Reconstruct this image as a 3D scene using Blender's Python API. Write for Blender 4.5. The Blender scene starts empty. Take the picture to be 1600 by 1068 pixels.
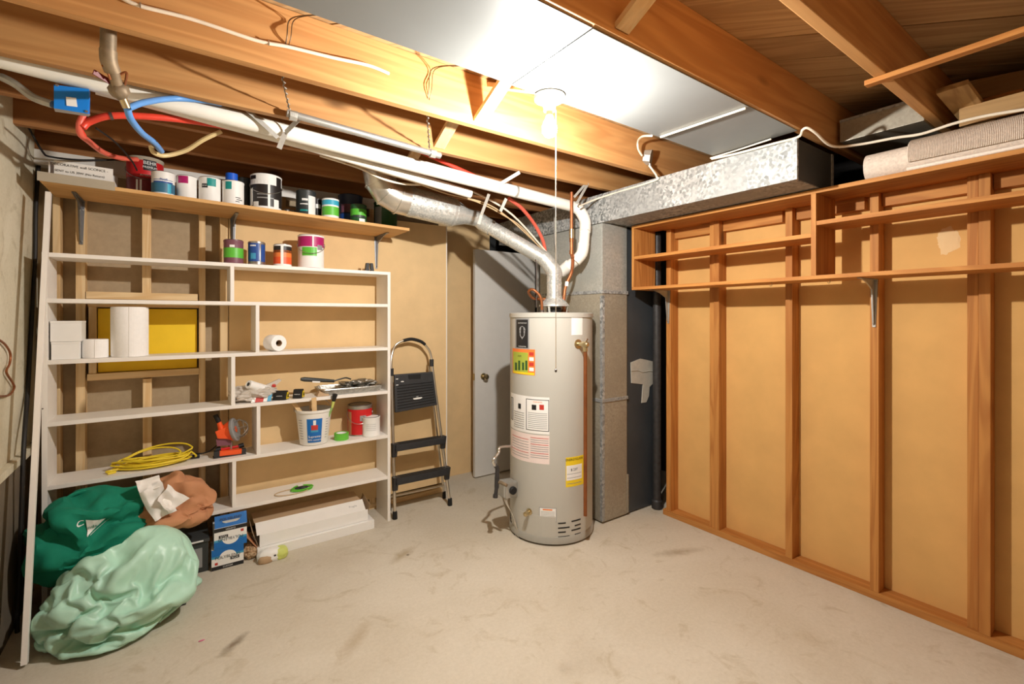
import bpy, bmesh, math, random
from mathutils import Vector, noise, Matrix
random.seed(7)
scene = bpy.context.scene
COL = scene.collection

# ------------------------------------------------------------------ camera
FPX, YAW, HORZ, CAMH = 735.0, math.radians(35.6), 495.0, 1.45
cam_d = bpy.data.cameras.new('camera'); cam = bpy.data.objects.new('camera', cam_d); COL.objects.link(cam)
cam_d.sensor_width = 36; cam_d.lens = FPX / 1600 * 36; cam_d.shift_y = -(534 - HORZ) / 1600
cam_d.clip_start = 0.02
cam.location = (0, 0, CAMH); cam.rotation_euler = (math.pi / 2, 0, -YAW)
scene.camera = cam

# ------------------------------------------------------------------ world, exposure
w = bpy.data.worlds.new('world'); scene.world = w; w.use_nodes = True
w.node_tree.nodes['Background'].inputs[0].default_value = (0.9, 0.85, 0.8, 1)
w.node_tree.nodes['Background'].inputs[1].default_value = 0.0
scene.view_settings.view_transform = 'Standard'; scene.view_settings.look = 'None'
scene.view_settings.gamma = 1; scene.view_settings.use_curve_mapping = False
scene.view_settings.exposure = 0.0
BULB_W = 132.0                  # bare bulb in view
FILL_W = 1.0                 # added fill light, built as a bulb, unseen behind the camera

# ------------------------------------------------------------------ measured geometry helpers
FW = Vector((math.sin(YAW), math.cos(YAW), 0)); RT = Vector((math.cos(YAW), -math.sin(YAW), 0)); CP = Vector((0, 0, CAMH))
def P(px, py, **k):
    """point of the surveyed plane X=, Y= or Z= seen at that direction"""
    d = FW + RT * ((px - 800) / FPX) + Vector((0, 0, (HORZ - py) / FPX))
    (a, v), = k.items(); i = 'XYZ'.index(a)
    return CP + d * ((v - CP[i]) / d[i])
def oblique(px): return 1 / math.sqrt(1 + ((px - 800) / FPX) ** 2)
def dep(p): return (Vector(p) - CP).dot(FW)
def pxof(p):
    q = Vector(p) - CP; return 800 + FPX * q.dot(RT) / q.dot(FW)

# ------------------------------------------------------------------ materials
MATS = {}
def srgb(r, g, b):
    f = lambda c: (c / 255 / 12.92) if c / 255 <= 0.04045 else ((c / 255 + 0.055) / 1.055) ** 2.4
    return (f(r), f(g), f(b))
def newmat(name):
    m = bpy.data.materials.new(name); m.use_nodes = True; MATS[name] = m
    n = m.node_tree.nodes; return m, n, m.node_tree.links, n['Principled BSDF']
def mixc(n, l, fac, a, b):
    x = n.new('ShaderNodeMix'); x.data_type = 'RGBA'
    if fac is not None: l.new(fac, x.inputs[0])
    for s, v in ((6, a), (7, b)):
        if hasattr(v, 'default_value') or hasattr(v, 'links'): l.new(v, x.inputs[s])
        else: x.inputs[s].default_value = (*v, 1)
    return x.outputs[2]
def ramp(n, l, src, p0, p1):
    r = n.new('ShaderNodeMapRange'); r.inputs[1].default_value = p0; r.inputs[2].default_value = p1; l.new(src, r.inputs[0]); return r.outputs[0]
def coords(n, l, scale=(1, 1, 1), rnd=True, rot=0):
    tc = n.new('ShaderNodeTexCoord'); mp = n.new('ShaderNodeMapping'); mp.inputs['Scale'].default_value = scale
    if rnd:
        oi = n.new('ShaderNodeObjectInfo'); va = n.new('ShaderNodeVectorMath'); va.operation = 'SCALE'
        cb = n.new('ShaderNodeCombineXYZ')
        for i in range(3): l.new(oi.outputs['Random'], cb.inputs[i])
        l.new(cb.outputs[0], va.inputs[0]); va.inputs['Scale'].default_value = 17.0
        ad = n.new('ShaderNodeVectorMath'); l.new(tc.outputs['Object'], ad.inputs[0]); l.new(va.outputs[0], ad.inputs[1])
        if rot:
            vr = n.new('ShaderNodeVectorRotate'); vr.rotation_type = 'Z_AXIS'; vr.inputs['Angle'].default_value = rot; l.new(ad.outputs[0], vr.inputs[0]); l.new(vr.outputs[0], mp.inputs[0])
        else: l.new(ad.outputs[0], mp.inputs[0])
    else: l.new(tc.outputs['Object'], mp.inputs[0])
    return mp.outputs[0]
def noiset(n, l, vec, scale, detail=4, rough=.55, dist=0):
    t = n.new('ShaderNodeTexNoise'); t.inputs['Scale'].default_value = scale; t.inputs['Detail'].default_value = detail
    t.inputs['Roughness'].default_value = rough; t.inputs['Distortion'].default_value = dist; l.new(vec, t.inputs['Vector']); return t
def bumpn(n, l, b, h, strength, dist=.002):
    bp = n.new('ShaderNodeBump'); bp.inputs['Strength'].default_value = strength; bp.inputs['Distance'].default_value = dist
    l.new(h, bp.inputs['Height']); l.new(bp.outputs[0], b.inputs['Normal'])
def plain(name, c, rough=.5, metal=0, var=.08, scale=12, bump=0, spec=None, trans=0, alpha=1, emit=0):
    if name in MATS: return MATS[name]
    m, n, l, b = newmat(name)
    v = coords(n, l); t = noiset(n, l, v, scale)
    dk = tuple(x * (1 - var) for x in c); lt = tuple(min(1, x * (1 + var)) for x in c)
    l.new(mixc(n, l, ramp(n, l, t.outputs[0], .3, .7), dk, lt), b.inputs['Base Color'])
    b.inputs['Roughness'].default_value = rough; b.inputs['Metallic'].default_value = metal
    if spec is not None: b.inputs['Specular IOR Level'].default_value = spec
    if trans: b.inputs['Transmission Weight'].default_value = trans
    if alpha < 1: b.inputs['Alpha'].default_value = alpha
    if bump: bumpn(n, l, b, t.outputs[0], bump)
    if emit: b.inputs['Emission Color'].default_value = (*c, 1); b.inputs['Emission Strength'].default_value = emit
    return m
def wood(name, axis, dark, light, rough=.62, ring=9.0, vary=.25, knots=True, rot=0):
    """sawn softwood, grain along axis"""
    m, n, l, b = newmat(name)
    sc = [1, 1, 1]; sc['XYZ'.index(axis)] = .06
    v = coords(n, l, tuple(sc), rot=rot)
    t1 = noiset(n, l, v, ring, 3, .5, 1.2); t2 = noiset(n, l, v, ring * 9, 3, .6)
    wv = n.new('ShaderNodeMath'); wv.operation = 'SINE'; mu = n.new('ShaderNodeMath'); mu.operation = 'MULTIPLY'; mu.inputs[1].default_value = 34
    l.new(t1.outputs[0], mu.inputs[0]); l.new(mu.outputs[0], wv.inputs[0])
    g = ramp(n, l, wv.outputs[0], -2.1, 1.7)
    c1 = mixc(n, l, g, dark, light)
    c2 = mixc(n, l, ramp(n, l, t2.outputs[0], .35, .75), c1, tuple(x * .72 for x in light))
    x = n.new('ShaderNodeMix'); x.data_type = 'RGBA'; x.inputs[0].default_value = .45; l.new(c1, x.inputs[6]); l.new(c2, x.inputs[7])
    out = x.outputs[2]
    if knots:
        sk = [4.2, 4.2, 4.2]; sk['XYZ'.index(axis)] = 1.6
        vk = coords(n, l, tuple(sk), rot=rot); vo = n.new('ShaderNodeTexVoronoi'); vo.inputs['Scale'].default_value = 1.0; l.new(vk, vo.inputs['Vector'])
        kf = ramp(n, l, vo.outputs['Distance'], .13, .04)
        out = mixc(n, l, kf, out, tuple(x * .42 for x in dark))
    oi = n.new('ShaderNodeObjectInfo'); hs = n.new('ShaderNodeHueSaturation')
    vr = n.new('ShaderNodeMapRange'); l.new(oi.outputs['Random'], vr.inputs[0]); vr.inputs[3].default_value = 1 - vary * .5; vr.inputs[4].default_value = 1 + vary * .4
    l.new(vr.outputs[0], hs.inputs['Value']); l.new(out, hs.inputs['Color']); l.new(hs.outputs[0], b.inputs['Base Color'])
    b.inputs['Roughness'].default_value = rough; b.inputs['Specular IOR Level'].default_value = .3
    bumpn(n, l, b, t2.outputs[0], .15, .0015)
    return m
def concrete(name, c1, c2, stain, sscale=1.3, rough=.85):
    m, n, l, b = newmat(name)
    v = coords(n, l, rnd=False)
    a = noiset(n, l, v, sscale, 6, .62, .6); f = noiset(n, l, v, 60, 4, .7); g = noiset(n, l, v, 5, 5, .65, 1.5)
    col = mixc(n, l, ramp(n, l, a.outputs[0], .35, .65), c1, c2)
    col = mixc(n, l, ramp(n, l, g.outputs[0], .56, .74), col, stain)
    sp = mixc(n, l, ramp(n, l, f.outputs[0], .25, .8), tuple(x * .86 for x in c1), tuple(min(1, x * 1.08) for x in c2))
    x = n.new('ShaderNodeMix'); x.data_type = 'RGBA'; x.inputs[0].default_value = .35; l.new(col, x.inputs[6]); l.new(sp, x.inputs[7])
    l.new(x.outputs[2], b.inputs['Base Color']); b.inputs['Roughness'].default_value = rough; b.inputs['Specular IOR Level'].default_value = .25
    bumpn(n, l, b, f.outputs[0], .2, .002)
    return m
def galv(name, lo, hi, scale=70, rough=.42, metal=.75):
    m, n, l, b = newmat(name)
    v = coords(n, l); vo = n.new('ShaderNodeTexVoronoi'); vo.inputs['Scale'].default_value = scale; l.new(v, vo.inputs['Vector'])
    t = noiset(n, l, v, 3, 4); sx = n.new('ShaderNodeSeparateColor'); l.new(vo.outputs['Color'], sx.inputs[0])
    c = mixc(n, l, sx.outputs[0], lo, hi)
    c = mixc(n, l, ramp(n, l, t.outputs[0], .35, .7), c, tuple((a + bb) / 2 * .85 for a, bb in zip(lo, hi)))
    l.new(c, b.inputs['Base Color']); b.inputs['Metallic'].default_value = metal
    l.new(ramp(n, l, sx.outputs[1], -.6 + rough - .2, 1.9), b.inputs['Roughness'])
    rr = n.new('ShaderNodeMapRange'); l.new(sx.outputs[1], rr.inputs[0]); rr.inputs[3].default_value = rough - .1; rr.inputs[4].default_value = rough + .15
    l.new(rr.outputs[0], b.inputs['Roughness'])
    return m

JD, JL = srgb(176, 104, 48), srgb(232, 172, 104)
plain('bracket_steel', srgb(132, 134, 138), .35, .7, .06)
for ax in 'XYZ':
    wood('joist_wood_' + ax, ax, srgb(178, 122, 70), srgb(214, 162, 104), ring=6)
    wood('pine_' + ax, ax, srgb(214, 170, 112), srgb(244, 216, 170), knots=True, vary=.15)
    wood('fir_' + ax, ax, srgb(166, 98, 42), srgb(212, 148, 78), vary=.2)
    wood('grey_board_' + ax, ax, srgb(150, 108, 66), srgb(206, 166, 112), vary=.3)
M = MATS
wood('shelf_pine', 'X', srgb(206, 150, 88), srgb(232, 186, 124), vary=.05)
concrete('floor_concrete', srgb(200, 188, 168), srgb(217, 208, 192), srgb(180, 164, 136))
def floor_marks(m, marks):
    n, l = m.node_tree.nodes, m.node_tree.links; b = n['Principled BSDF']; src = b.inputs['Base Color'].links[0].from_socket
    tc = n.new('ShaderNodeTexCoord')
    for (x, y, rx, ry, ang, c, k) in marks:
        sb = n.new('ShaderNodeVectorMath'); sb.operation = 'SUBTRACT'; sb.inputs[1].default_value = (x, y, 0); l.new(tc.outputs['Object'], sb.inputs[0])
        vr = n.new('ShaderNodeVectorRotate'); vr.rotation_type = 'Z_AXIS'; vr.inputs['Angle'].default_value = -ang; l.new(sb.outputs[0], vr.inputs[0])
        mp = n.new('ShaderNodeVectorMath'); mp.operation = 'MULTIPLY'; mp.inputs[1].default_value = (1 / rx, 1 / ry, 0); l.new(vr.outputs[0], mp.inputs[0])
        ln = n.new('ShaderNodeVectorMath'); ln.operation = 'LENGTH'; l.new(mp.outputs[0], ln.inputs[0])
        t = noiset(n, l, tc.outputs['Object'], 22, 5, .7); ad = n.new('ShaderNodeMath'); ad.operation = 'ADD'; l.new(ln.outputs['Value'], ad.inputs[0]); l.new(t.outputs[0], ad.inputs[1])
        f = n.new('ShaderNodeMath'); f.operation = 'MULTIPLY'; f.inputs[1].default_value = k; l.new(ramp(n, l, ad.outputs[0], 1.45, .65), f.inputs[0])
        src = mixc(n, l, f.outputs[0], src, c)
    vo = n.new('ShaderNodeTexVoronoi'); vo.inputs['Scale'].default_value = 2.3; l.new(tc.outputs['Object'], vo.inputs['Vector'])
    src = mixc(n, l, ramp(n, l, vo.outputs['Distance'], .034, .016), src, srgb(92, 78, 62))
    l.new(src, b.inputs['Base Color'])
floor_marks(MATS['floor_concrete'], [(P(365, 1006, Z=0).x, P(365, 1006, Z=0).y, .10, .035, .75, srgb(110, 90, 66), .75), (P(1060, 862, Z=0).x, P(1060, 862, Z=0).y, .22, .05, -.4, srgb(150, 130, 100), .6),
    (P(630, 866, Z=0).x, P(630, 866, Z=0).y, .14, .05, .5, srgb(158, 136, 100), .6), (P(1180, 838, Z=0).x, P(1180, 838, Z=0).y, .10, .03, .3, srgb(140, 122, 98), .5), (P(555, 1000, Z=0).x, P(555, 1000, Z=0).y, .18, .05, .8, srgb(166, 144, 112), .5)])
concrete('wall_concrete', srgb(196, 184, 156), srgb(226, 218, 196), srgb(160, 144, 112), 2.2)
plain('lower_wall', srgb(118, 104, 86), .9, var=.15, scale=6)
plain('tan_board', srgb(230, 197, 148), .8, var=.05, scale=7, spec=.2)
plain('tan_board_right', srgb(220, 172, 106), .8, var=.06, scale=5, spec=.2)
plain('grey_fibreboard', srgb(178, 158, 130), .9, var=.07, scale=30, spec=.15)
plain('yellow_board', srgb(250, 208, 30), .6, var=.03)
plain('white_paint', srgb(244, 238, 230), .5, var=.02, scale=8)
plain('door_paint', srgb(226, 222, 216), .45, var=.02)
plain('panel_sheet', srgb(140, 142, 141), .5, metal=.2, var=.05, scale=3)
galv('galvanised', srgb(112, 115, 114), srgb(206, 207, 205), 70, .6, .3)
galv('galvanised_side', srgb(172, 174, 168), srgb(198, 200, 194), 90, .45, .4)
galv('galvanised_dull', srgb(158, 150, 134), srgb(178, 170, 152), 90, .5, .3)
galv('duct_metal', srgb(186, 190, 188), srgb(236, 236, 230), 110, .38, .6)
plain('shiny_steel', srgb(226, 224, 220), .25, 1, .03)
plain('elbow_metal', srgb(214, 208, 196), .3, .85, .08, 20)
plain('dark_duct', srgb(70, 72, 72), .55, .2, .1, 5)
plain('black_sheet', srgb(68, 72, 76), .5, .1, .12, 5)
plain('mastic', srgb(190, 186, 174), .7, var=.1, scale=20, bump=.5)
plain('cast_iron', srgb(64, 62, 62), .5, .3, .25, 30, .3)
plain('heater_grey', srgb(192, 189, 180), .38, var=.015, scale=3)
plain('heater_base', srgb(168, 165, 156), .4, var=.05)
plain('black', srgb(22, 22, 24), .5); plain('black_plastic', srgb(46, 46, 48), .5, var=.15, scale=40, bump=.2)
plain('rubber', srgb(20, 20, 20), .7)
plain('white', srgb(246, 244, 240), .5, var=.02); plain('paper_white', srgb(240, 236, 230), .8, var=.02)
plain('tissue', srgb(252, 249, 246), .9, var=.02, scale=60, bump=.4)
plain('pvc', srgb(242, 238, 228), .35, var=.03); plain('pvc_grey', srgb(214, 208, 192), .45, var=.05)
plain('copper', srgb(176, 106, 66), .45, .6, .25, 15); plain('copper_dull', srgb(150, 90, 52), .45, .6, .2, 15)
plain('brass', srgb(196, 178, 138), .3, .9, .1)
plain('pex_red', srgb(232, 70, 50), .4); plain('pex_blue', srgb(96, 150, 214), .4); plain('pex_tan', srgb(214, 190, 138), .45); plain('pex_salmon', srgb(232, 104, 84), .4)
plain('cable_white', srgb(240, 228, 208), .5); plain('cable_tan', srgb(200, 172, 132), .55); plain('cable_black', srgb(28, 24, 22), .6); plain('wire', srgb(90, 70, 46), .5, .4)
plain('conduit', srgb(180, 178, 172), .4, .6, .12, 20); plain('old_pipe', srgb(140, 122, 98), .55, .4, .25, 25, .3)
plain('box_blue', srgb(20, 130, 226), .45); plain('silver_tape', srgb(196, 194, 186), .4, .5, .08, 40)
plain('porcelain', srgb(246, 242, 236), .25, var=.01)
plain('carpet', srgb(226, 210, 194), 1, var=.12, scale=90, bump=.8, spec=.05)
plain('carpet_edge', srgb(232, 218, 204), 1, var=.1, scale=120, spec=.05)
plain('scrap', srgb(176, 130, 80), .8, var=.2, scale=14)
plain('tin', srgb(188, 186, 182), .3, .9, .05); plain('tin_dark', srgb(112, 104, 100), .35, .8, .15)
for nm, c in dict(red=(206, 30, 34), dark_red=(120, 26, 30), green=(96, 190, 60), purple=(126, 78, 92), navy=(34, 76, 152), orange=(240, 92, 40), magenta=(178, 26, 104),
                  teal=(30, 150, 146), cyan=(60, 170, 200), charcoal=(52, 56, 56), darkgreen=(40, 84, 44), darknavy=(38, 46, 76), tealblue=(52, 110, 140), black_label=(38, 32, 30),
                  skyblue=(70, 160, 200), yellow=(246, 214, 40), tape_green=(104, 194, 62), bag_green=(0, 128, 100), orange_tool=(244, 92, 36), label_orange=(240, 130, 60),
                  label_green=(172, 186, 70), label_red=(200, 60, 50), label_grey=(150, 150, 150), salmonlabel=(244, 226, 220), blue_print=(20, 110, 190), label_black=(34, 34, 36),
                  pink=(214, 90, 140), lime=(214, 224, 120), blue_cap=(24, 96, 220), stem=(150, 190, 110)).items():
    plain(nm, srgb(*c), .45, var=.03)
M['bag_green'].node_tree.nodes['Principled BSDF'].inputs['Roughness'].default_value = .85
plain('cord_yellow', srgb(240, 212, 50), .5)
plain('tarp', srgb(186, 230, 208), .38, var=.06, scale=5, spec=.5)
plain('kraft', srgb(196, 138, 98), .8, var=.06, scale=8); plain('cardboard', srgb(186, 156, 122), .85, var=.04); plain('cardboard_grey', srgb(180, 168, 148), .85, var=.04)
plain('foil', srgb(178, 176, 170), .34, .9, .25, 50, .8)
plain('clear_bag', srgb(240, 232, 222), .25, var=.02, trans=.35)
plain('bucket_white', srgb(238, 234, 226), .4, var=.01)
plain('stick_wood', srgb(226, 190, 140), .7, var=.1, scale=20)
plain('alu', srgb(226, 218, 204), .28, .9, .03)
plain('jar_glass', srgb(190, 190, 180), .1, trans=.7)
plain('void_shade', srgb(40, 36, 34), .95, var=.2)  # near-black colour standing in for shade on the unlit walls and backing
def emis(name, c, s):
    m, n, l, b = newmat(name); n.remove(b); e = n.new('ShaderNodeEmission'); e.inputs[0].default_value = (*c, 1); e.inputs[1].default_value = s
    l.new(e.outputs[0], n['Material Output'].inputs[0]); return m
LIGHT_C = (1.0, .97, .91)
emis('bulb_glow', LIGHT_C, 14.0)
def clear_glow(m):
    n, l = m.node_tree.nodes, m.node_tree.links; e = n['Emission']; t = n.new('ShaderNodeBsdfTransparent'); a = n.new('ShaderNodeAddShader')
    l.new(e.outputs[0], a.inputs[0]); l.new(t.outputs[0], a.inputs[1]); l.new(a.outputs[0], n['Material Output'].inputs[0])
clear_glow(M['bulb_glow'])
m, n, l, b = newmat('bulb_neck'); b.inputs['Base Color'].default_value = (.9, .88, .84, 1); b.inputs['Roughness'].default_value = .4
t = n.new('ShaderNodeBsdfTransparent'); t.inputs[0].default_value = (1, .96, .9, 1); x = n.new('ShaderNodeMixShader'); x.inputs[0].default_value = .24
l.new(b.outputs[0], x.inputs[1]); l.new(t.outputs[0], x.inputs[2]); l.new(x.outputs[0], n['Material Output'].inputs[0])

# ------------------------------------------------------------------ mesh building
class MB:
    def __init__(s): s.bm = bmesh.new()
    def poly(s, pts):
        vs = [s.bm.verts.new(p) for p in pts]
        try: s.bm.faces.new(vs)
        except ValueError: pass
        return s
    def hexa(s, p, bevel=0):
        """8 corners: bottom 4 then top 4"""
        b = bmesh.new(); vs = [b.verts.new(q) for q in p]
        for f in ((3, 2, 1, 0), (4, 5, 6, 7), (0, 1, 5, 4), (1, 2, 6, 5), (2, 3, 7, 6), (3, 0, 4, 7)): b.faces.new([vs[i] for i in f])
        if bevel: bmesh.ops.bevel(b, geom=b.edges[:], offset=bevel, segments=2, affect='EDGES', profile=.7)
        bmesh.ops.recalc_face_normals(b, faces=b.faces[:])
        s.merge(b); return s
    def merge(s, b):
        mp = {v: s.bm.verts.new(v.co) for v in b.verts}
        for f in b.faces:
            try: nf = s.bm.faces.new([mp[v] for v in f.verts]); nf.smooth = f.smooth
            except ValueError: pass
        b.free()
    def box(s, x0, x1, y0, y1, z0, z1, bevel=0):
        return s.hexa([(x0, y0, z0), (x1, y0, z0), (x1, y1, z0), (x0, y1, z0), (x0, y0, z1), (x1, y0, z1), (x1, y1, z1), (x0, y1, z1)], bevel)
    def obox(s, c, ax, ay, az, bevel=0):
        """box from centre and three half-vectors"""
        c, ax, ay, az = map(Vector, (c, ax, ay, az))
        return s.hexa([c + sx * ax + sy * ay + sz * az for sz, sy, sx in ((-1, -1, -1), (-1, -1, 1), (-1, 1, 1), (-1, 1, -1), (1, -1, -1), (1, -1, 1), (1, 1, 1), (1, 1, -1))], bevel)
    def bar(s, a, b, w, h, up=(0, 0, 1), bevel=0):
        a, b, up = Vector(a), Vector(b), Vector(up); d = (b - a); L = d.length; d = d / L
        sd = d.cross(up)
        if sd.length < 1e-4: sd = d.cross(Vector((1, 0, 0)))
        sd.normalize(); u = sd.cross(d)
        return s.obox((a + b) / 2, d * L / 2, sd * w / 2, u * h / 2, bevel)
    def prism(s, prof, ax0, ax1, axis='X'):
        """closed profile extruded along axis; profile in the other two axes in order"""
        def pt(a, q): return {'X': (a, q[0], q[1]), 'Y': (q[0], a, q[1]), 'Z': (q[0], q[1], a)}[axis]
        b = bmesh.new(); A = [b.verts.new(pt(ax0, q)) for q in prof]; B = [b.verts.new(pt(ax1, q)) for q in prof]; n = len(prof)
        b.faces.new(A); b.faces.new(B[::-1])
        for i in range(n): b.faces.new((A[i], B[i], B[(i + 1) % n], A[(i + 1) % n]))
        bmesh.ops.recalc_face_normals(b, faces=b.faces[:]); s.merge(b); return s
    def tube(s, pts, r, n=10, caps=True, closed=False):
        pts = [Vector(p) for p in pts]; m = len(pts)
        rr = r if hasattr(r, '__len__') else [r] * m
        T = []
        for i in range(m):
            a = pts[(i - 1) % m] if closed else pts[max(i - 1, 0)]; b = pts[(i + 1) % m] if closed else pts[min(i + 1, m - 1)]
            t = (b - a); T.append(t.normalized() if t.length > 1e-9 else Vector((0, 0, 1)))
        up = Vector((0, 0, 1)) if abs(T[0].z) < .9 else Vector((1, 0, 0))
        N = (up - T[0] * up.dot(T[0])).normalized(); rings = []
        for i in range(m):
            N = (N - T[i] * N.dot(T[i])).normalized(); Bn = T[i].cross(N)
            rings.append([s.bm.verts.new(pts[i] + (N * math.cos(2 * math.pi * k / n) + Bn * math.sin(2 * math.pi * k / n)) * rr[i]) for k in range(n)])
        for i in range(m if closed else m - 1):
            A, B = rings[i], rings[(i + 1) % m]
            for k in range(n): f = s.bm.faces.new((A[k], A[(k + 1) % n], B[(k + 1) % n], B[k])); f.smooth = True
        if caps and not closed: s.bm.faces.new(rings[0][::-1]); s.bm.faces.new(rings[-1])
        return s
    def lathe(s, prof, c=(0, 0, 0), n=32, d=(0, 0, 1), caps=True, smooth=True):
        """profile of (radius, height) about axis d through c"""
        c = Vector(c); d = Vector(d).normalized(); u = d.orthogonal().normalized() if abs(d.z) < .999 else Vector((1, 0, 0)); v = d.cross(u); rings = []
        for r, z in prof: rings.append([s.bm.verts.new(c + d * z + (u * math.cos(2 * math.pi * k / n) + v * math.sin(2 * math.pi * k / n)) * max(r, 1e-5)) for k in range(n)])
        for A, B in zip(rings, rings[1:]):
            for k in range(n): f = s.bm.faces.new((A[k], A[(k + 1) % n], B[(k + 1) % n], B[k])); f.smooth = smooth
        if caps: s.bm.faces.new(rings[0][::-1]); s.bm.faces.new(rings[-1])
        return s
    def cyl(s, a, b, r, n=16, r2=None):
        a, b = Vector(a), Vector(b); return s.lathe([(r, 0), (r if r2 is None else r2, (b - a).length)], a, n, b - a)
    def arc(s, c, r, a0, a1, z0, z1, n=10, th=.0006):
        """thin curved label on a vertical cylinder"""
        c = Vector(c)
        for k in range(n):
            q = [a0 + (a1 - a0) * (k + i) / n for i in (0, 1)]
            f = [Vector((c.x + (r + th) * math.cos(t), c.y + (r + th) * math.sin(t), z)) for t, z in ((q[0], z0), (q[1], z0), (q[1], z1), (q[0], z1))]
            g = [Vector((c.x + (r - .001) * math.cos(t), c.y + (r - .001) * math.sin(t), z)) for t, z in ((q[0], z0), (q[1], z0), (q[1], z1), (q[0], z1))]
            s.poly(f); s.poly((f[0], f[1], g[1], g[0])); s.poly((f[2], f[3], g[3], g[2]))
            if k == 0: s.poly((f[3], f[0], g[0], g[3]))
            if k == n - 1: s.poly((f[1], f[2], g[2], g[1]))
        for fc in s.bm.faces: fc.smooth = False
        return s
    def blob(s, c, rad, seed=0, amp=.1, freq=3, sub=4, p=2.0, fold=None, zmin=None, crease=None):
        b = bmesh.new(); bmesh.ops.create_icosphere(b, subdivisions=sub, radius=1)
        off = Vector((seed * 7.3, seed * 3.1, seed * 5.7)); c = Vector(c); cr = []
        if crease:
            rg = random.Random(seed * 13 + 5)
            for _ in range(crease[0]):
                nv = Vector((rg.gauss(0, 1), rg.gauss(0, 1), rg.gauss(0, 1))).normalized(); cr.append((nv, rg.uniform(-.75, .75), crease[1] * rg.uniform(.4, 1.5) * rg.choice((-1, -1, 1)), rg.uniform(.06, .28)))
        for v in b.verts:
            d = v.co.normalized()
            k = (abs(d.x) ** p + abs(d.y) ** p + abs(d.z) ** p) ** (-1 / p)
            nz = noise.noise(d * freq + off) * 1.0 + (1 - abs(noise.noise(d * freq * 1.7 + off * 2)) * 2) * .6 + noise.noise(d * freq * 4 + off) * .25
            k *= 1 + amp * nz
            if fold: k *= fold(d)
            for nv, c0, am, wd in cr:
                dd_ = abs(nv.dot(d) - c0 + .05 * noise.noise(d * 2.5 + nv * 9))
                if dd_ < wd: k += am * (1 - dd_ / wd)
            q = Vector((d.x * k * rad[0], d.y * k * rad[1], d.z * k * rad[2])) + c
            if zmin is not None and q.z < zmin: q.z = zmin
            v.co = q
        for f in b.faces: f.smooth = True
        s.merge(b); return s

def rootloc(o):
    v = Vector((0, 0, 0))
    while o is not None: v += o.location; o = o.parent
    return v
def obj(name, mb, mat, parent=None, kind=None, origin=None):
    me = bpy.data.meshes.new(name); bm = mb.bm
    bmesh.ops.remove_doubles(bm, verts=bm.verts[:], dist=1e-6)
    if parent is not None: base = rootloc(parent); loc = Vector((0, 0, 0))
    else:
        xs = [v.co for v in bm.verts]
        lo = Vector([min(q[i] for q in xs) for i in range(3)]); hi = Vector([max(q[i] for q in xs) for i in range(3)])
        base = Vector(origin) if origin is not None else Vector(((lo.x + hi.x) / 2, (lo.y + hi.y) / 2, lo.z)); loc = base
    bmesh.ops.translate(bm, verts=bm.verts[:], vec=-base)
    if len(bm.verts) < 2600:
        for e in bm.edges:
            if len(e.link_faces) == 2 and e.calc_face_angle(0) > .7: e.smooth = False
    bm.to_mesh(me); bm.free()
    me.materials.append(M[mat] if isinstance(mat, str) else mat)
    o = bpy.data.objects.new(name, me); COL.objects.link(o)
    if parent is not None: o.parent = parent
    o.location = loc
    if kind: o['kind'] = kind
    return o
def thing(name, label, cat, loc, group=None):
    o = bpy.data.objects.new(name, None); COL.objects.link(o); o.location = loc; o.empty_display_size = .05
    o['label'] = label; o['category'] = cat
    if group: o['group'] = group
    return o
def tag(o, label, cat, group=None):
    o['label'] = label; o['category'] = cat
    if group: o['group'] = group
    return o
def text(s, size, c, right, up, mat, parent, name='lettering', wrap=None, depth=.0004, align='CENTER'):
    """flat printed lettering; wrap=(cx,cy,r) bends it round a vertical cylinder"""
    cu = bpy.data.curves.new('t', 'FONT'); cu.body = s; cu.size = size; cu.align_x = align; cu.align_y = 'CENTER'; cu.extrude = 0
    to = bpy.data.objects.new('t', cu); COL.objects.link(to)
    dg = bpy.context.evaluated_depsgraph_get(); me = bpy.data.meshes.new_from_object(to.evaluated_get(dg))
    bpy.data.objects.remove(to); bpy.data.curves.remove(cu)
    c, right, up = Vector(c), Vector(right).normalized(), Vector(up).normalized(); nrm = right.cross(up); base = rootloc(parent)
    for v in me.vertices:
        if wrap:
            cx, cy, r, a0 = wrap; a = a0 + v.co.x / r; q = Vector((cx + (r + depth) * math.cos(a), cy + (r + depth) * math.sin(a), c.z + v.co.y))
        else: q = c + right * v.co.x + up * v.co.y + nrm * depth
        v.co = q - base
    me.materials.clear(); me.materials.append(M[mat]); o = bpy.data.objects.new(name, me); COL.objects.link(o); o.parent = parent
    return o
def smooth(pts, k=6):
    pts = [Vector(p) for p in pts]; out = []
    for i in range(len(pts) - 1):
        p0, p1, p2, p3 = pts[max(i - 1, 0)], pts[i], pts[i + 1], pts[min(i + 2, len(pts) - 1)]
        for j in range(k):
            t = j / k; out.append(.5 * ((2 * p1) + (p2 - p0) * t + (2 * p0 - 5 * p1 + 4 * p2 - p3) * t * t + (3 * p1 - p0 - 3 * p2 + p3) * t ** 3))
    out.append(pts[-1]); return out
def cable(name, pts, r, mat, label, cat='cable', k=6, n=8, group=None):
    return tag(obj(name, MB().tube(smooth(pts, k), r, n), mat), label, cat, group)

# ================================================================== SETTING
XL, YB, XR = -.61, 3.49, 2.92       # left concrete wall, back wall face, right stud faces
JZ, JH = 2.345, .235                # joist underside, joist depth
JY = [3.52, 3.11, 2.71, 2.30, 1.885, 1.43, 1.02, .605, .20, -.21, -.62, -1.03, -1.44, -1.85, -2.26]
XE, YF, YR = 3.75, -2.6, 4.9        # far foundation wall, wall behind camera, far end of mechanical space

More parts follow.
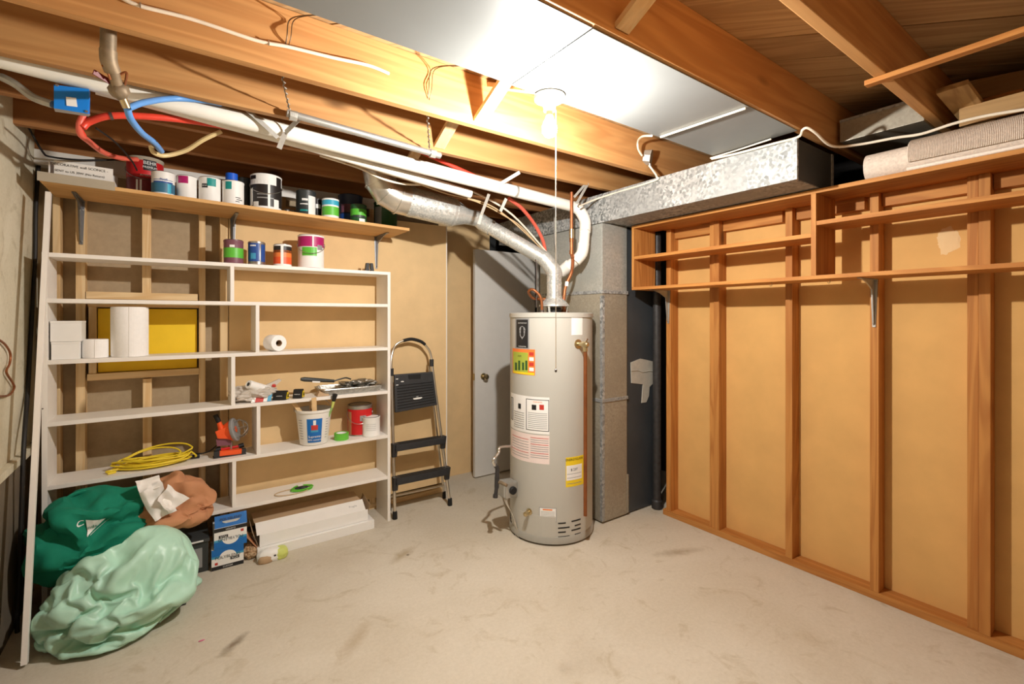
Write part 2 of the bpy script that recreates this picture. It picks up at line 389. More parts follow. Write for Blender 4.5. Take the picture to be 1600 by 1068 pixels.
floor = obj('floor', MB().box(XL - .2, XE + .1, YF - .1, YR + .1, -.12, 0), 'floor_concrete', origin=(0, 0, 0)); floor['kind'] = 'structure'
wl = obj('wall_left', MB().box(XL - .2, XL, YF, YR, .80, 2.58), 'wall_concrete'); wl['kind'] = 'structure'
obj('lower_wall', MB().box(XL - .2, XL, YF, YR, 0, .765), 'lower_wall', wl)
obj('ledge', MB().box(XL - .2, XL + .028, YF, 3.42, .765, .80, .004), 'wall_concrete', wl)
obj('wall_front', MB().box(XL, XE, YF - .1, YF, 0, 2.58), 'wall_concrete')['kind'] = 'structure'
obj('wall_far', MB().box(XL, XE, YR, YR + .1, 0, 2.58), 'void_shade')['kind'] = 'structure'
obj('wall_outer', MB().box(XE, XE + .1, YF, YR, 0, 2.58), 'void_shade')['kind'] = 'structure'

# --- ceiling: subfloor boards laid diagonally over joists
ceil = obj('ceiling', MB().box(XL - .2, XE + .1, YF - .1, YR + .1, JZ + JH + .024, JZ + JH + .06), 'void_shade'); ceil['kind'] = 'structure'
def clip(poly, x0, x1, y0, y1):
    for ax, lim, sg in ((0, x0, 1), (0, x1, -1), (1, y0, 1), (1, y1, -1)):
        out = []
        for i in range(len(poly)):
            a, b = poly[i], poly[(i + 1) % len(poly)]; ia, ib = sg * (a[ax] - lim) >= 0, sg * (b[ax] - lim) >= 0
            if ia: out.append(a)
            if ia != ib:
                t = (lim - a[ax]) / (b[ax] - a[ax]); out.append((a[0] + t * (b[0] - a[0]), a[1] + t * (b[1] - a[1])))
        poly = out
        if not poly: break
    return poly
BWD = .187; s2 = math.sqrt(.5)
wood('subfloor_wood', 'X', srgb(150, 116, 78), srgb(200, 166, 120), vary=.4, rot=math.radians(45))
for i in range(-12, 40):
    a = i * BWD; b = a + BWD - .005
    quad = [(a * s2 - 8 * s2, a * s2 + 8 * s2), (a * s2 + 8 * s2, a * s2 - 8 * s2), (b * s2 + 8 * s2, b * s2 - 8 * s2), (b * s2 - 8 * s2, b * s2 + 8 * s2)]
    q = clip(quad, XL - .1, XE, YF, YR)
    if len(q) > 2:
        dz = random.uniform(0, .003)
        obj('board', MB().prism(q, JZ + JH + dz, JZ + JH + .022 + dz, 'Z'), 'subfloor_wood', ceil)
wood('shaded_old_joist', 'X', srgb(128, 80, 44), srgb(176, 122, 74), ring=6)  # old wood, darkened to put the far bays' shade into its colour
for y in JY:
    o = obj('joist', MB().box(XL - .1, XE, y, y + .038, JZ, JZ + JH, .003), 'shaded_old_joist' if y > 2.5 else 'joist_wood_X', ceil)
for y in (3.93, 4.34): obj('joist', MB().box(XL - .1, XE, y, y + .038, JZ, JZ + JH, .003), 'shaded_old_joist', ceil)
def bridge(x, ya, za, yb, zb):
    obj('bridging', MB().bar((x, ya, za), (x, yb, zb), .062, .02, (0, 0, 1), .001), 'pine_Y', ceil)
for i in range(2, 9):
    y0, y1 = JY[i] + .0, JY[i + 1] + .038
    if i == 5: continue
    bridge(1.16, y0, JZ + .025, y1, JZ + JH - .02); bridge(1.235, y0, JZ + JH - .025, y1, JZ + .02)

# --- right stud wall
wr = obj('wall_right', MB().box(3.01, 3.025, YF, 2.20, .03, 2.085), 'tan_board_right'); wr['kind'] = 'structure'
obj('bottom_plate', MB().box(XR, 3.01, YF, 2.17, 0, .04, .003), 'fir_Y', wr)
obj('top_plate', MB().box(XR, 3.03, YF, 2.17, 2.087, 2.125, .003), 'fir_Y', wr)
def ys(px): return P(px, 500, X=XR).y
STY = []
for pa, pb in ((1041, 1060), (1115, 1129), (1227, 1240), (1359, 1374), (1529, 1549)):
    y1 = ys(pa); y0 = y1 - .038; STY.append((y0, y1))
STY += [(STY[-1][0] - .41 * k, STY[-1][1] - .41 * k) for k in range(1, 7)]
for y0, y1 in STY: obj('stud', MB().box(XR, 3.01, y0, y1, .04, 2.087, .003), 'fir_Z', wr)
y0, y1 = STY[4]; obj('stud', MB().box(XR + .012, 3.01, y1 + .002, y1 + .04, .04, 2.087, .003), 'fir_Z', wr)
y0, y1 = STY[1]; obj('stud', MB().box(XR + .01, 3.01, y1 + .002, y1 + .035, .04, 2.087, .003), 'fir_Z', wr)
for (a0, a1), (b0, b1) in zip(STY[:-3], STY[1:-2]):
    obj('blocking', MB().box(2.965, 3.01, b1 + .037, a0 - .002, 2.02, 2.087, .002), 'fir_Y', wr)
# pale patch of torn paper
tp = obj('torn_patch', MB().blob((3.0095, P(1482, 375, X=3.01).y, P(1482, 375, X=3.01).z), (.0012, .035, .05), 3, .5, 3, 3), 'tan_board', wr)

# --- back stud wall (open studs on the left, boarded on the right)
XB0 = P(358, 500, Y=YB).x; XB1 = P(697, 500, Y=YB).x
wb = obj('wall_back', MB().box(XL, XB1 - .02, YB + .10, YB + .112, 0, JZ), 'grey_fibreboard'); wb['kind'] = 'structure'
obj('board', MB().box(XB0, XB1, YB, YB + .012, .085, 2.20, .001), 'tan_board', wb)
XR0 = P(765, 400, Y=3.81).x
obj('board', MB().box(XB1 - .05, XR0, 3.81, 3.822, 0, 2.45, .001), 'tan_board', wb)
obj('corner_strip', MB().box(XB1, XB1 + .008, YB - .003, YB + .10, .085, 2.20, .001), 'white_paint', wb)
obj('bottom_plate', MB().box(XL, XB1 - .01, YB + .014, YB + .10, 0, .04, .003), 'pine_X', wb)
obj('top_plate', MB().box(XL, XB1 - .01, YB + .014, YB + .10, 2.265, JZ - .002, .003), 'white_paint', wb)
def xs(px): return P(px, 500, Y=YB + .014).x
def stud(pa, pb, z0=.04, z1=2.265, y0=YB + .014):
    x0, x1 = xs(pa), xs(pb); obj('stud', MB().box(x0, max(x1, x0 + .03), y0, YB + .10, z0, z1, .003), 'pine_Z', wb)
def zb(py, px=220): return P(px, py, Y=YB + .014).z
stud(82, 92); stud(118, 133); stud(222, 236, zb(463), 2.265); stud(223, 237, .04, zb(592)); stud(311, 321); stud(344, 357)
for px in (437, 512, 577): stud(px, px + 10, .04, 2.265)
obj('header', MB().box(xs(134), xs(309), YB + .012, YB + .10, zb(468), zb(457), .003), 'pine_X', wb)
obj('frame_rail', MB().box(xs(136), xs(311), YB + .012, YB + .10, zb(590, 220), zb(580, 220), .003), 'pine_X', wb)
obj('frame_rail', MB().box(xs(136), xs(311), YB + .03, YB + .10, zb(480), zb(473), .003), 'pine_X', wb)
obj('frame_stile', MB().box(xs(138), xs(150), YB + .02, YB + .10, zb(580), zb(480), .003), 'pine_Z', wb)
obj('yellow_panel', MB().box(xs(151.5), xs(308), YB + .05, YB + .066, zb(579), zb(482), .003), 'yellow_board', wb)

# --- mechanical corner: door, furnace side, vertical return duct
d1 = thing('door_1', 'plain white interior door standing ajar behind the water heater', 'door', (2.19, 3.64, 0))
del d1['category']; d1['kind'] = 'structure'
DX1 = 2.87
obj('leaf', MB().box(2.185, DX1, 3.62, 3.655, .012, 2.06, .003), 'door_paint', d1)
for sy, yy in ((-1, 3.62), (1, 3.655)):
    kc = P(757, 588, Y=3.60); kc.y = yy
    k = obj('knob', MB().lathe([(.03, 0), (.03, .006), (.011, .008), (.011, .03), (.022, .036), (.027, .05), (.022, .062), (.004, .066)], kc, 20, (0, sy, 0)), 'brass', d1)
obj('latch', MB().box(2.181, 2.186, 3.625, 3.65, kc.z - .03, kc.z + .03, .001), 'brass', d1)
obj('gap_shade', MB().box(DX1 + .003, DX1 + .022, 3.62, 3.66, 0, 2.06), 'black', d1)  # black strip painting the shade in the gap beside the door leaf
tr = obj('trim_1', MB().box(DX1 + .024, DX1 + .09, 3.60, 3.68, 0, 2.09, .003), 'door_paint'); tr['kind'] = 'structure'
fu = thing('furnace', 'pale grey metal furnace cabinet in the corner behind the heater flue', 'furnace', (3.2, 4.0, 0))
obj('cabinet', MB().box(DX1 + .10, 3.55, 3.64, 4.4, 0, 1.98, .006), 'heater_base', fu)
obj('door_panel', MB().box(DX1 + .13, 3.50, 3.63, 3.64, .95, 1.93, .004), 'white', fu)
obj('plenum', MB().box(DX1 + .12, 3.5, 3.70, 4.35, 1.98, 2.34, .004), 'dark_duct', fu)
hd = obj('duct_branch', MB().box(2.3, 2.985, 3.95, 4.35, 2.06, 2.31, .004), 'dark_duct'); tag(hd, 'dark sheet metal branch duct high above the white door', 'duct')

DXL, DYF = 2.43, 2.308
rd = thing('return_duct', 'vertical galvanised return air duct standing beside the water heater', 'duct', (2.7, 2.6, 0))
obj('lower_casing', MB().box(DXL, 2.688, DYF, 3.0, .012, .86, .006), 'galvanised_dull', rd)
obj('middle_casing', MB().box(DXL, 2.688, DYF, 3.0, .868, 1.625, .006), 'galvanised_dull', rd)
obj('upper_casing', MB().box(DXL, 2.688, DYF, 3.0, 1.632, 2.108, .006), 'galvanised_side', rd)
for z in (.862, 1.627): obj('drive_cleat', MB().box(DXL - .006, 2.694, DYF - .006, 3.0, z - .012, z + .012, .003), 'galvanised', rd)
obj('corner_seam', MB().box(DXL - .004, DXL + .02, DYF - .004, DYF + .02, .02, 1.6, .002), 'galvanised', rd)
bs = obj('black_panel', MB().box(2.692, 3.008, DYF + .012, 2.99, .008, 2.10, .003), 'black_sheet', rd)
# mastic smear on the black panel
zt = P(1000, 566, Y=DYF).z
mb = MB(); prof = [(985, 566), (1000, 560), (1010, 562), (1026, 566), (1027, 596), (1020, 598), (1014, 604), (1013, 618), (1009, 628), (1002, 629), (1003, 612), (1004, 600), (986, 598)]
mb.prism([(P(x, y, Y=DYF + .012).x, P(x, y, Y=DYF + .012).z) for x, y in prof], DYF + .006, DYF + .0125, 'Y'); obj('mastic_smear', mb, 'mastic', rd)
obj('mastic_ridge', MB().tube([P(x, y, Y=DYF + .005) for x, y in ((986, 579), (996, 578), (1004, 581), (1014, 579), (1026, 580))], .004, 6), 'mastic', rd)
obj('seam_strip', MB().box(2.684, 2.700, DYF - .006, DYF + .014, .02, .30, .002), 'galvanised_dull', rd)
sp = thing('soil_pipe', 'black cast iron pipe running up beside the corner stud', 'pipe', (2.965, 2.265, 0))
obj('pipe', MB().lathe([(.031, 0), (.031, 2.08)], (2.972, 2.262, 0), 20), 'cast_iron', sp)
obj('hub', MB().lathe([(.031, 0), (.04, .004), (.04, .06), (.031, .07)], (2.972, 2.262, .0), 20), 'cast_iron', sp)

td = thing('trunk_duct', 'long bright galvanised trunk duct above the wooden wall shelf', 'duct', (2.6, 2.0, 2.11))
TY0 = 1.047
obj('casing', MB().box(DXL, 2.84, TY0, 3.6, 2.112, 2.314, .004), 'galvanised', td)
obj('end_cap', MB().box(DXL + .003, 2.837, TY0 - .004, TY0, 2.116, 2.31, .001), 'dark_duct', td)
obj('end_flange', MB().box(2.826, 2.846, TY0 - .010, TY0 + .01, 2.113, 2.312, .001), 'galvanised', td)
obj('edge_flange', MB().box(DXL - .004, DXL + .012, TY0 - .008, TY0 + .012, 2.112, 2.314, .001), 'galvanised', td)
jb = thing('boot_duct', 'small dark galvanised duct box in the joist bay above the shelf', 'duct', (3.05, .83, 2.36))
obj('casing', MB().box(2.82, 3.4, .66, 1.0, 2.36, 2.47, .003), 'galvanised_dull', jb)
obj('seam', MB().box(2.815, 2.822, .66, 1.0, 2.462, 2.474, .001), 'galvanised', jb)

# --- white sheet panels under two joists
pxs = [XL - .1, P(860, 88, Z=JZ).x, P(1100, 192, Z=JZ).x, DXL - .004]
labs = ['nearest white sheet panel nailed under the joists left of the seam', 'middle white sheet panel nailed under the joists beside the bulb', 'last white sheet panel under the joists next to the trunk duct']
for i in range(3):
    p = obj('ceiling_panel', MB().box(pxs[i] + .002, pxs[i + 1] - .002, 1.036, 1.470, JZ - .0035 - .0015 * (i == 1), JZ - .001, .0008), 'panel_sheet')
    tag(p, labs[i], 'panel', 'white ceiling panels')

# ================================================================== LAMP
LX, LY = 1.225, 1.452
def bulb_lamp(x, y, label, watts, cord, zc):
    L = thing('bulb_lamp', label, 'lamp', (x, y, zc - .14))
    obj('holder', MB().lathe([(.062, 0), (.064, -.006), (.060, -.016), (.030, -.024), (.026, -.045), (.024, -.06), (.018, -.061)], (x, y, zc), 32), 'porcelain', L)
    obj('socket', MB().lathe([(.0145, -.058), (.0145, -.078), (.013, -.08)], (x, y, zc), 20), 'brass', L)
    z = zc - .078
    obj('bulb_neck', MB().lathe([(.013, 0), (.017, -.012), (.027, -.034), (.0305, -.046)], (x, y, z), 24, caps=False), 'bulb_neck', L)
    obj('bulb', MB().lathe([(.0305, -.046), (.031, -.054), (.029, -.07), (.019, -.084), (.004, -.090)], (x, y, z), 24, caps=False), 'bulb_glow', L)
    ld = bpy.data.lights.new('filament', 'POINT'); ld.energy = watts; ld.color = LIGHT_C; ld.shadow_soft_size = .022
    lo = bpy.data.objects.new('filament', ld); COL.objects.link(lo); lo.parent = L; lo.location = (0, 0, z - .062 - (zc - .14))
    if cord:
        obj('pull_cord', MB().tube([(x + .024, y, zc - .03), (x + .034, y, zc - .05), (x + .034, y, zc - .4), (x + .034, y, 1.235)], .0016, 6), 'cable_white', L)
        obj('pull_bead', MB().lathe([(.001, .008), (.005, .004), (.005, -.004), (.001, -.008)], (x + .034, y, 1.232), 12), 'tin_dark', L)
    return L
bulb_lamp(LX, LY, 'lit bare bulb in a white porcelain holder with a long pull cord', BULB_W, True, JZ - .006)
bulb_lamp(.9, -1.43, 'added fill bulb in a porcelain holder, unseen behind the camera', FILL_W, False, JZ - .001)

# ================================================================== WATER HEATER
HX, HY, HR = 2.117, 2.493, .283
HZ = 1.478
def hang(px, c=(HX, HY), r=HR):
    """angle on a vertical cylinder that faces direction px"""
    a0 = math.atan2(-c[1], -c[0]); lo, hi = a0 - 1.45, a0 + 1.45
    for _ in range(50):
        m = (lo + hi) / 2
        if pxof((c[0] + r * math.cos(m), c[1] + r * math.sin(m), 1)) < px: lo = m
        else: hi = m
    return (lo + hi) / 2
def hz(px, py, off=0.):
    a = hang(px); q = Vector((HX + (HR + off) * math.cos(a), HY + (HR + off) * math.sin(a), 0)); t = dep(q); return CAMH + (HORZ - py) / FPX * t
def hpt(px, py, off=0.):
    a = hang(px); z = hz(px, py, off); return Vector((HX + (HR + off) * math.cos(a), HY + (HR + off) * math.sin(a), z))
wh = thing('water_heater', 'tall pale grey gas water heater with stickers and copper discharge pipe', 'water heater', (HX, HY, 0))
obj('jacket', MB().lathe([(HR, .055), (HR, HZ - .03)], (HX, HY, 0), 72), 'heater_grey', wh)
obj('base_ring', MB().lathe([(HR - .01, .012), (HR + .006, .014), (HR + .006, .052), (HR, .06)], (HX, HY, 0), 72), 'heater_base', wh)
obj('foot_ring', MB().lathe([(HR - .02, 0), (HR - .012, .014)], (HX, HY, 0), 48), 'black', wh)
obj('top_cap', MB().lathe([(HR, HZ - .031), (HR + .005, HZ - .03), (HR + .005, HZ - .004), (HR - .004, HZ), (.02, HZ + .006)], (HX, HY, 0), 72), 'heater_grey', wh)
def lab(name, p0, p1, q0, q1, mat, th=.0006, parent=wh):
    a0, a1 = hang(p0), hang(p1); z1, z0 = hz((p0 + p1) / 2, q0), hz((p0 + p1) / 2, q1)
    return obj(name, MB().arc((HX, HY, 0), HR, a0, a1, z0, z1, 12, th), mat, parent)
def htext(s, px, py, size, mat, parent):
    return text(s, size, (0, 0, hz(px, py)), (1, 0, 0), (0, 0, 1), mat, parent, wrap=(HX, HY, HR, hang(px)), depth=.0022)
b = lab('brand_plate', 805, 827, 497, 545, 'label_grey'); lab('plate_field', 807, 825, 499, 543, 'label_black', .0011, b)
a0 = hang(816)
mb = MB(); sh = [(-.028, .02), (-.02, .034), (0, .042), (.02, .034), (.028, .02), (.022, -.02), (0, -.045), (-.022, -.02)]
mb.poly([(HX + (HR + .0016) * math.cos(a0 + u / HR), HY + (HR + .0016) * math.sin(a0 + u / HR), hz(816, 519) + v) for u, v in sh]); obj('shield', mb, 'label_grey', b)
htext('BRADFORD', 816, 516, .0145, 'label_black', b); htext('WHITE', 816, 521, .014, 'label_black', b); htext('WATER HEATERS', 816, 541, .009, 'white', b); htext('BRADFORD WHITE', 816, 504.5, .009, 'white', b)
b = lab('warning_sticker', 801, 836, 545, 585, 'label_orange'); lab('sticker_field', 802, 825, 550, 581, 'label_green', .0011, b)
for i in range(4): lab('sticker_box', 827, 834, 550 + i * 8, 555.5 + i * 8, 'white' if i % 2 else 'label_red', .0012, b)
lab('sticker_band', 802, 835, 581, 584.5, 'yellow', .0012, b); htext('STOP!', 812, 556, .014, 'label_black', b)
for i, px in enumerate((806, 811, 817, 822)): lab('picture', px - 1, px + 2, 566 - i % 2 * 3, 578, 'darkgreen', .0014, b)
b = lab('instruction_label', 798.5, 858.5, 619, 676, 'white')
for fr in ((799, 802, 620, 655), (822, 858, 624, 673)):
    lab('frame', *fr, 'label_black', .001, b); lab('field', fr[0] + 1, fr[1] - 1, fr[2] + 1, fr[3] - 1, 'white', .0014, b)
htext('WARNING', 840, 628, .013, 'label_orange', b)
for px, m in ((834, 'label_black'), (846, 'label_red')): lab('pictogram', px - 3, px + 4, 632, 640, m, .002, b)
lab('pictogram', 810, 814, 630, 638, 'label_black', .002, b)
for i in range(9): lab('text_line', 825, 855, 645 + i * 2.9, 645.8 + i * 2.9, 'label_grey', .002, b)
for i in range(8): lab('text_line', 803.5, 819, 643 + i * 3.4, 643.7 + i * 3.4, 'label_grey', .002, b)
b = lab('notice_label', 798.5, 858.5, 678, 722, 'salmonlabel')
for i in range(10): lab('text_line', 829, 857, 684 + i * 3.4, 684.8 + i * 3.4, 'label_red' if i in (0, 3, 7) else 'label_grey', .0012, b)
for i in range(8): lab('text_line', 801, 826, 683 + i * 4.1, 683.7 + i * 4.1, 'label_red' if i in (0, 5) else 'label_grey', .0012, b)
b = lab('energy_label', 884, 912, 713, 759, 'yellow'); lab('energy_field', 885, 909, 726, 749, 'white', .0011, b)
htext('ENERGYGUIDE', 898, 717, .020, 'label_black', b); htext('$ 237', 897, 733, .022, 'label_black', b)
for q in (739, 745, 754): lab('text_line', 886, 908, q, q + .7, 'label_grey', .0014, b)
b = lab('rating_label', 842.5, 869.5, 793, 815, 'label_grey'); lab('rating_field', 843.5, 868.5, 794, 814, 'white', .0011, b); lab('rating_band', 848, 863, 795, 797, 'label_orange', .0014, b)
for i in range(6): lab('text_line', 845, 867, 799 + i * 2.2, 799.6 + i * 2.2, 'label_grey', .0014, b)
lab('blank_label', 893, 910, 493, 523, 'white')
lab('access_panel', 812, 868, 805, 846, 'heater_grey', .0025)
for (p0, p1, qs) in ((872, 884, (817, 831, 845)), (872, 890, (824, 838)), (893, 907, (812.5, 826.5, 840)), (898, 907, (819.5, 833.5))):
    for q in qs: lab('vent_slot', p0, p1, q - 1.0, q + 1.0, 'black', .0012)
for i in range(5): lab('vent_slot', 795.8 + i * .35, 797.6 + i * .7, 793 + i * 6.2, 796.5 + i * 6.2, 'black', .0012)
# valves
def radial(px): a = hang(px); return Vector((math.cos(a), math.sin(a), 0))
q = hpt(903, 537); rdv = radial(903)
rv = obj('relief_valve', MB().lathe([(.03, 0), (.03, .004), (.014, .006), (.014, .05), (.02, .052), (.02, .085), (.012, .095)], q, 20, rdv), 'brass', wh)
cq = q + rdv * .07
obj('relief_valve_lever', MB().bar(cq + Vector((0, 0, .015)), cq + Vector((.0, 0, .035)) + rdv * .02, .012, .006), 'shiny_steel', rv)
obj('discharge_pipe', MB().cyl(cq - Vector((0, 0, .01)), (cq.x, cq.y, hz(904, 799) + .0), .0115, 16), 'copper_dull', wh)
obj('pipe_collar', MB().cyl(cq - Vector((0, 0, .015)), cq - Vector((0, 0, .045)), .015, 16), 'brass', wh)
q = hpt(827, 799); r_ = radial(827)
obj('drain_valve', MB().lathe([(.022, 0), (.022, .003), (.011, .005), (.011, .03), (.015, .032), (.015, .05), (.006, .054)], q, 16, r_), 'brass', wh)
q = hpt(803, 760); r_ = radial(806); tn = Vector((-r_.y, r_.x, 0))
gv = obj('gas_valve', MB().obox(q + r_ * .045, r_ * .045, tn * .05, Vector((0, 0, .05)), .012), 'conduit', wh)
obj('valve_cover', MB().obox(q + r_ * .094, r_ * .008, tn * .044, Vector((0, 0, .044)), .006), 'heater_base', gv)
obj('control_knob', MB().lathe([(.026, 0), (.026, .016), (.02, .02)], q + r_ * .04 + tn * .048, 16, tn), 'black', gv)
obj('valve_label', MB().obox(q + r_ * .07 - tn * .051, r_ * .015, tn * .0008, Vector((0, 0, .012))), 'label_red', gv)
for k, dx in enumerate((-.012, .004, .016)):
    s0 = q + r_ * .05 + tn * dx + Vector((0, 0, -.05)); e = hpt(806 + k * 2, 838 + k)
    obj('burner_tube', MB().tube(smooth([s0, s0 + Vector((0, 0, -.04)) + r_ * .01, (s0 + e) / 2 + r_ * (-.012 + k * .004) + tn * (.012 - k * .01), e + r_ * .006 + Vector((0, 0, .06)), e]), .0032, 6), 'shiny_steel', wh)
lab('burner_opening', 803, 814, 829, 846, 'black', .0015)
# draft hood and flue collar
FLX, FLY = HX + .012, HY - .02
dh = obj('draft_hood', MB().lathe([(.105, .045), (.105, .05), (.085, .075), (.056, .10), (.056, .115)], (FLX, FLY, HZ), 32, caps=False), 'duct_metal', wh)
for k in range(4):
    a = k * math.pi / 2 + .5; obj('hood_leg', MB().bar((FLX + .09 * math.cos(a), FLY + .09 * math.sin(a), HZ), (FLX + .1 * math.cos(a), FLY + .1 * math.sin(a), HZ + .05), .014, .003, (math.cos(a), math.sin(a), 0)), 'duct_metal', dh)
obj('flue_baffle', MB().lathe([(.05, .0), (.05, .03), (.04, .035)], (FLX, FLY, HZ + .004), 24), 'black', dh)

# flue pipe
fl = thing('flue_pipe', 'galvanised flue duct from the heater hood to a ceiling elbow', 'flue', (1.6, 2.7, 1.58))
ft = HZ + .10
obj('vertical_section', MB().lathe([(.051, 0), (.051, .10), (.053, .102), (.053, .11), (.051, .112), (.051, .16)], (FLX, FLY, ft), 28), 'duct_metal', fl)
E1 = Vector((1.775, 2.885, 2.150)); E0 = Vector((FLX, FLY, ft + .15)); BX = Vector((1.10, 2.90, 2.222))
dd = (E1 - E0); dd.normalize()
el = smooth([E0, E0 + Vector((0, 0, .03)), E0 + Vector((0, 0, .06)) + dd * .045, E0 + Vector((0, 0, .075)) + dd * .1], 5)
obj('lower_elbow', MB().tube(el, .0535, 24), 'duct_metal', fl)
r1 = E1 + (E0 - E1) * .12; r1.z = E1.z - .05
obj('slant_section', MB().tube([el[-1] - dd * .03, r1], .051, 24), 'duct_metal', fl)
db = (BX - E1).normalized()
mid = E1 + db * .02
obj('adjustable_elbow', MB().tube(smooth([r1 + (r1 - el[-1]).normalized() * -.03, r1 + (r1 - el[-1]).normalized() * .04, mid - db * .01, mid + db * .07], 5), .056, 24), 'duct_metal', fl)
obj('reducer', MB().tube([mid + db * .06, mid + db * .09, mid + db * .20, mid + db * .22], [.056, .058, .098, .10], 32), 'duct_metal', fl)
obj('main_section', MB().tube([mid + db * .19, BX - db * .13], .098, 36), 'duct_metal', fl)
obj('seam_band', MB().tube([BX - db * .17, BX - db * .145], .1005, 36), 'duct_metal', fl)
ell = [BX - db * .15, BX - db * .07, BX - db * .0 + Vector((0, 0, .022)), BX + db * .045 + Vector((0, 0, .075)), BX + db * .058 + Vector((0, 0, .145)), BX + db * .058 + Vector((0, 0, .345))]
el_ = obj('elbow', MB().tube(ell[:5], .098, 36), 'elbow_metal', fl)
for i in (1, 2, 3):
    tg = (ell[i + 1] - ell[i - 1]).normalized(); obj('gore_bead', MB().tube([ell[i] - tg * .004, ell[i] + tg * .004], [.1055 - .001 * i, .1055 - .001 * i], 36), 'elbow_metal', el_)
obj('riser', MB().tube(ell[4:], .098, 36), 'elbow_metal', fl)

# water lines on the heater
cw = thing('copper_water_line', 'copper water line dropping from the ceiling to the heater top', 'pipe', (HX + .15, HY, HZ))
pts = [P(893, 300, Y=2.40), P(893, 392, Y=2.40), P(895, 400, Y=2.41), P(893, 425, Y=2.44), P(884, 446, Y=2.46), P(881, 468, Y=2.46), P(881, 487, Y=2.46)]
obj('pipe', MB().tube(smooth(pts, 5), .011, 12), 'copper', cw)
obj('tape', MB().tube([P(886, 440, Y=2.455), P(885, 447, Y=2.455)], .0135, 12), 'white', cw)
for py in (365, 375, 394): obj('coupling', MB().tube([P(893, py - 3, Y=2.40), P(893, py + 3, Y=2.40)], .015, 12), 'copper_dull', cw)
obj('valve_body', MB().tube([P(893, 358, Y=2.40), P(893, 372, Y=2.40)], .017, 12), 'brass', cw)
obj('flange', MB().lathe([(.04, 0), (.04, .005), (.018, .008), (.018, .02)], (P(881, 487, Y=2.46).x, 2.46, HZ + .004), 20), 'copper_dull', cw)
fx = thing('copper_loop', 'looped flexible copper tube on the left of the heater top', 'pipe', (HX - .08, HY, HZ))
pts = [P(847, 488, Y=2.46), P(846, 470, Y=2.46), P(842, 460, Y=2.47), P(832, 452, Y=2.50), P(826, 456, Y=2.54), P(832, 465, Y=2.56), P(842, 467, Y=2.54), P(852, 467, Y=2.52)]
obj('tube', MB().tube(smooth(pts, 8), .010, 10), 'copper_dull', fx)
obj('nipple', MB().tube([P(847, 490, Y=2.46), P(847, 484, Y=2.46)], .014, 12), 'tin_dark', fx)
cable('steel_strap', [P(838, 480, Y=2.50), P(838, 420, Y=2.50), P(837, 405, Y=2.50)], .004, 'tin_dark', 'thin dark steel rod standing behind the heater top by the door edge', 'rod')

# gas line at lower left of heater
gl = thing('gas_line', 'bent steel gas line with black drip leg beside the gas valve', 'pipe', (1.83, 2.6, .15))
Yg = 2.50
obj('flex_tube', MB().tube(smooth([P(803, 696.5, Y=2.58), P(785, 697.5, Y=2.55), P(780, 700, Y=2.53), P(779, 707, Y=2.52), P(772, 716, Y=2.5), P(770.5, 722, Y=Yg), P(774, 728, Y=Yg)]), .0085, 10), 'shiny_steel', gl)
obj('elbow_fitting', MB().tube(smooth([P(774, 727, Y=Yg), P(777, 732, Y=Yg), P(776.5, 745, Y=Yg)]), .0135, 12), 'cast_iron', gl)
obj('tee', MB().tube([P(776.5, 744, Y=Yg), P(776, 762, Y=Yg)], .0145, 12), 'cast_iron', gl)
obj('drip_leg', MB().tube([P(776, 760, Y=Yg), P(774, 776, Y=Yg)], .012, 12), 'cast_iron', gl)
obj('drip_cap', MB().tube([P(774.2, 772, Y=Yg), P(773.8, 777, Y=Yg)], .016, 12), 'cast_iron', gl)
obj('valve_nipple', MB().tube([P(777, 753, Y=Yg), P(782, 753, Y=Yg - .02), P(792, 758, Y=Yg - .07)], .0105, 12), 'old_pipe', gl)

# ================================================================== RIGHT WALL SHELF
SX0, SX1 = 2.675, 2.916
rs = thing('wall_shelf', 'orange-toned wooden box shelf fixed high along the right stud wall', 'shelf', (2.8, .8, 1.64))
SY1, SY0 = 2.255, -.6
YD = P(1271, 300, X=SX0).y
obj('top_board', MB().box(SX0, SX1, SY0, SY1, 2.085, 2.106, .002), 'fir_Y', rs)
obj('bottom_board', MB().box(SX0, SX1, SY0, SY1, 1.644, 1.664, .002), 'fir_Y', rs)
obj('end_board', MB().box(SX0, SX1, SY1 - .02, SY1, 1.664, 2.085, .002), 'fir_Z', rs)
obj('divider', MB().box(SX0, SX1, YD - .012, YD + .012, 1.664, 2.085, .002), 'fir_Z', rs)
obj('middle_board', MB().box(SX0 + .003, SX1, YD + .012, SY1 - .02, 1.862, 1.884, .002), 'fir_Y', rs)
obj('middle_board', MB().box(SX0 + .003, SX1, SY0, YD - .012, 1.921, 1.943, .002), 'fir_Y', rs)
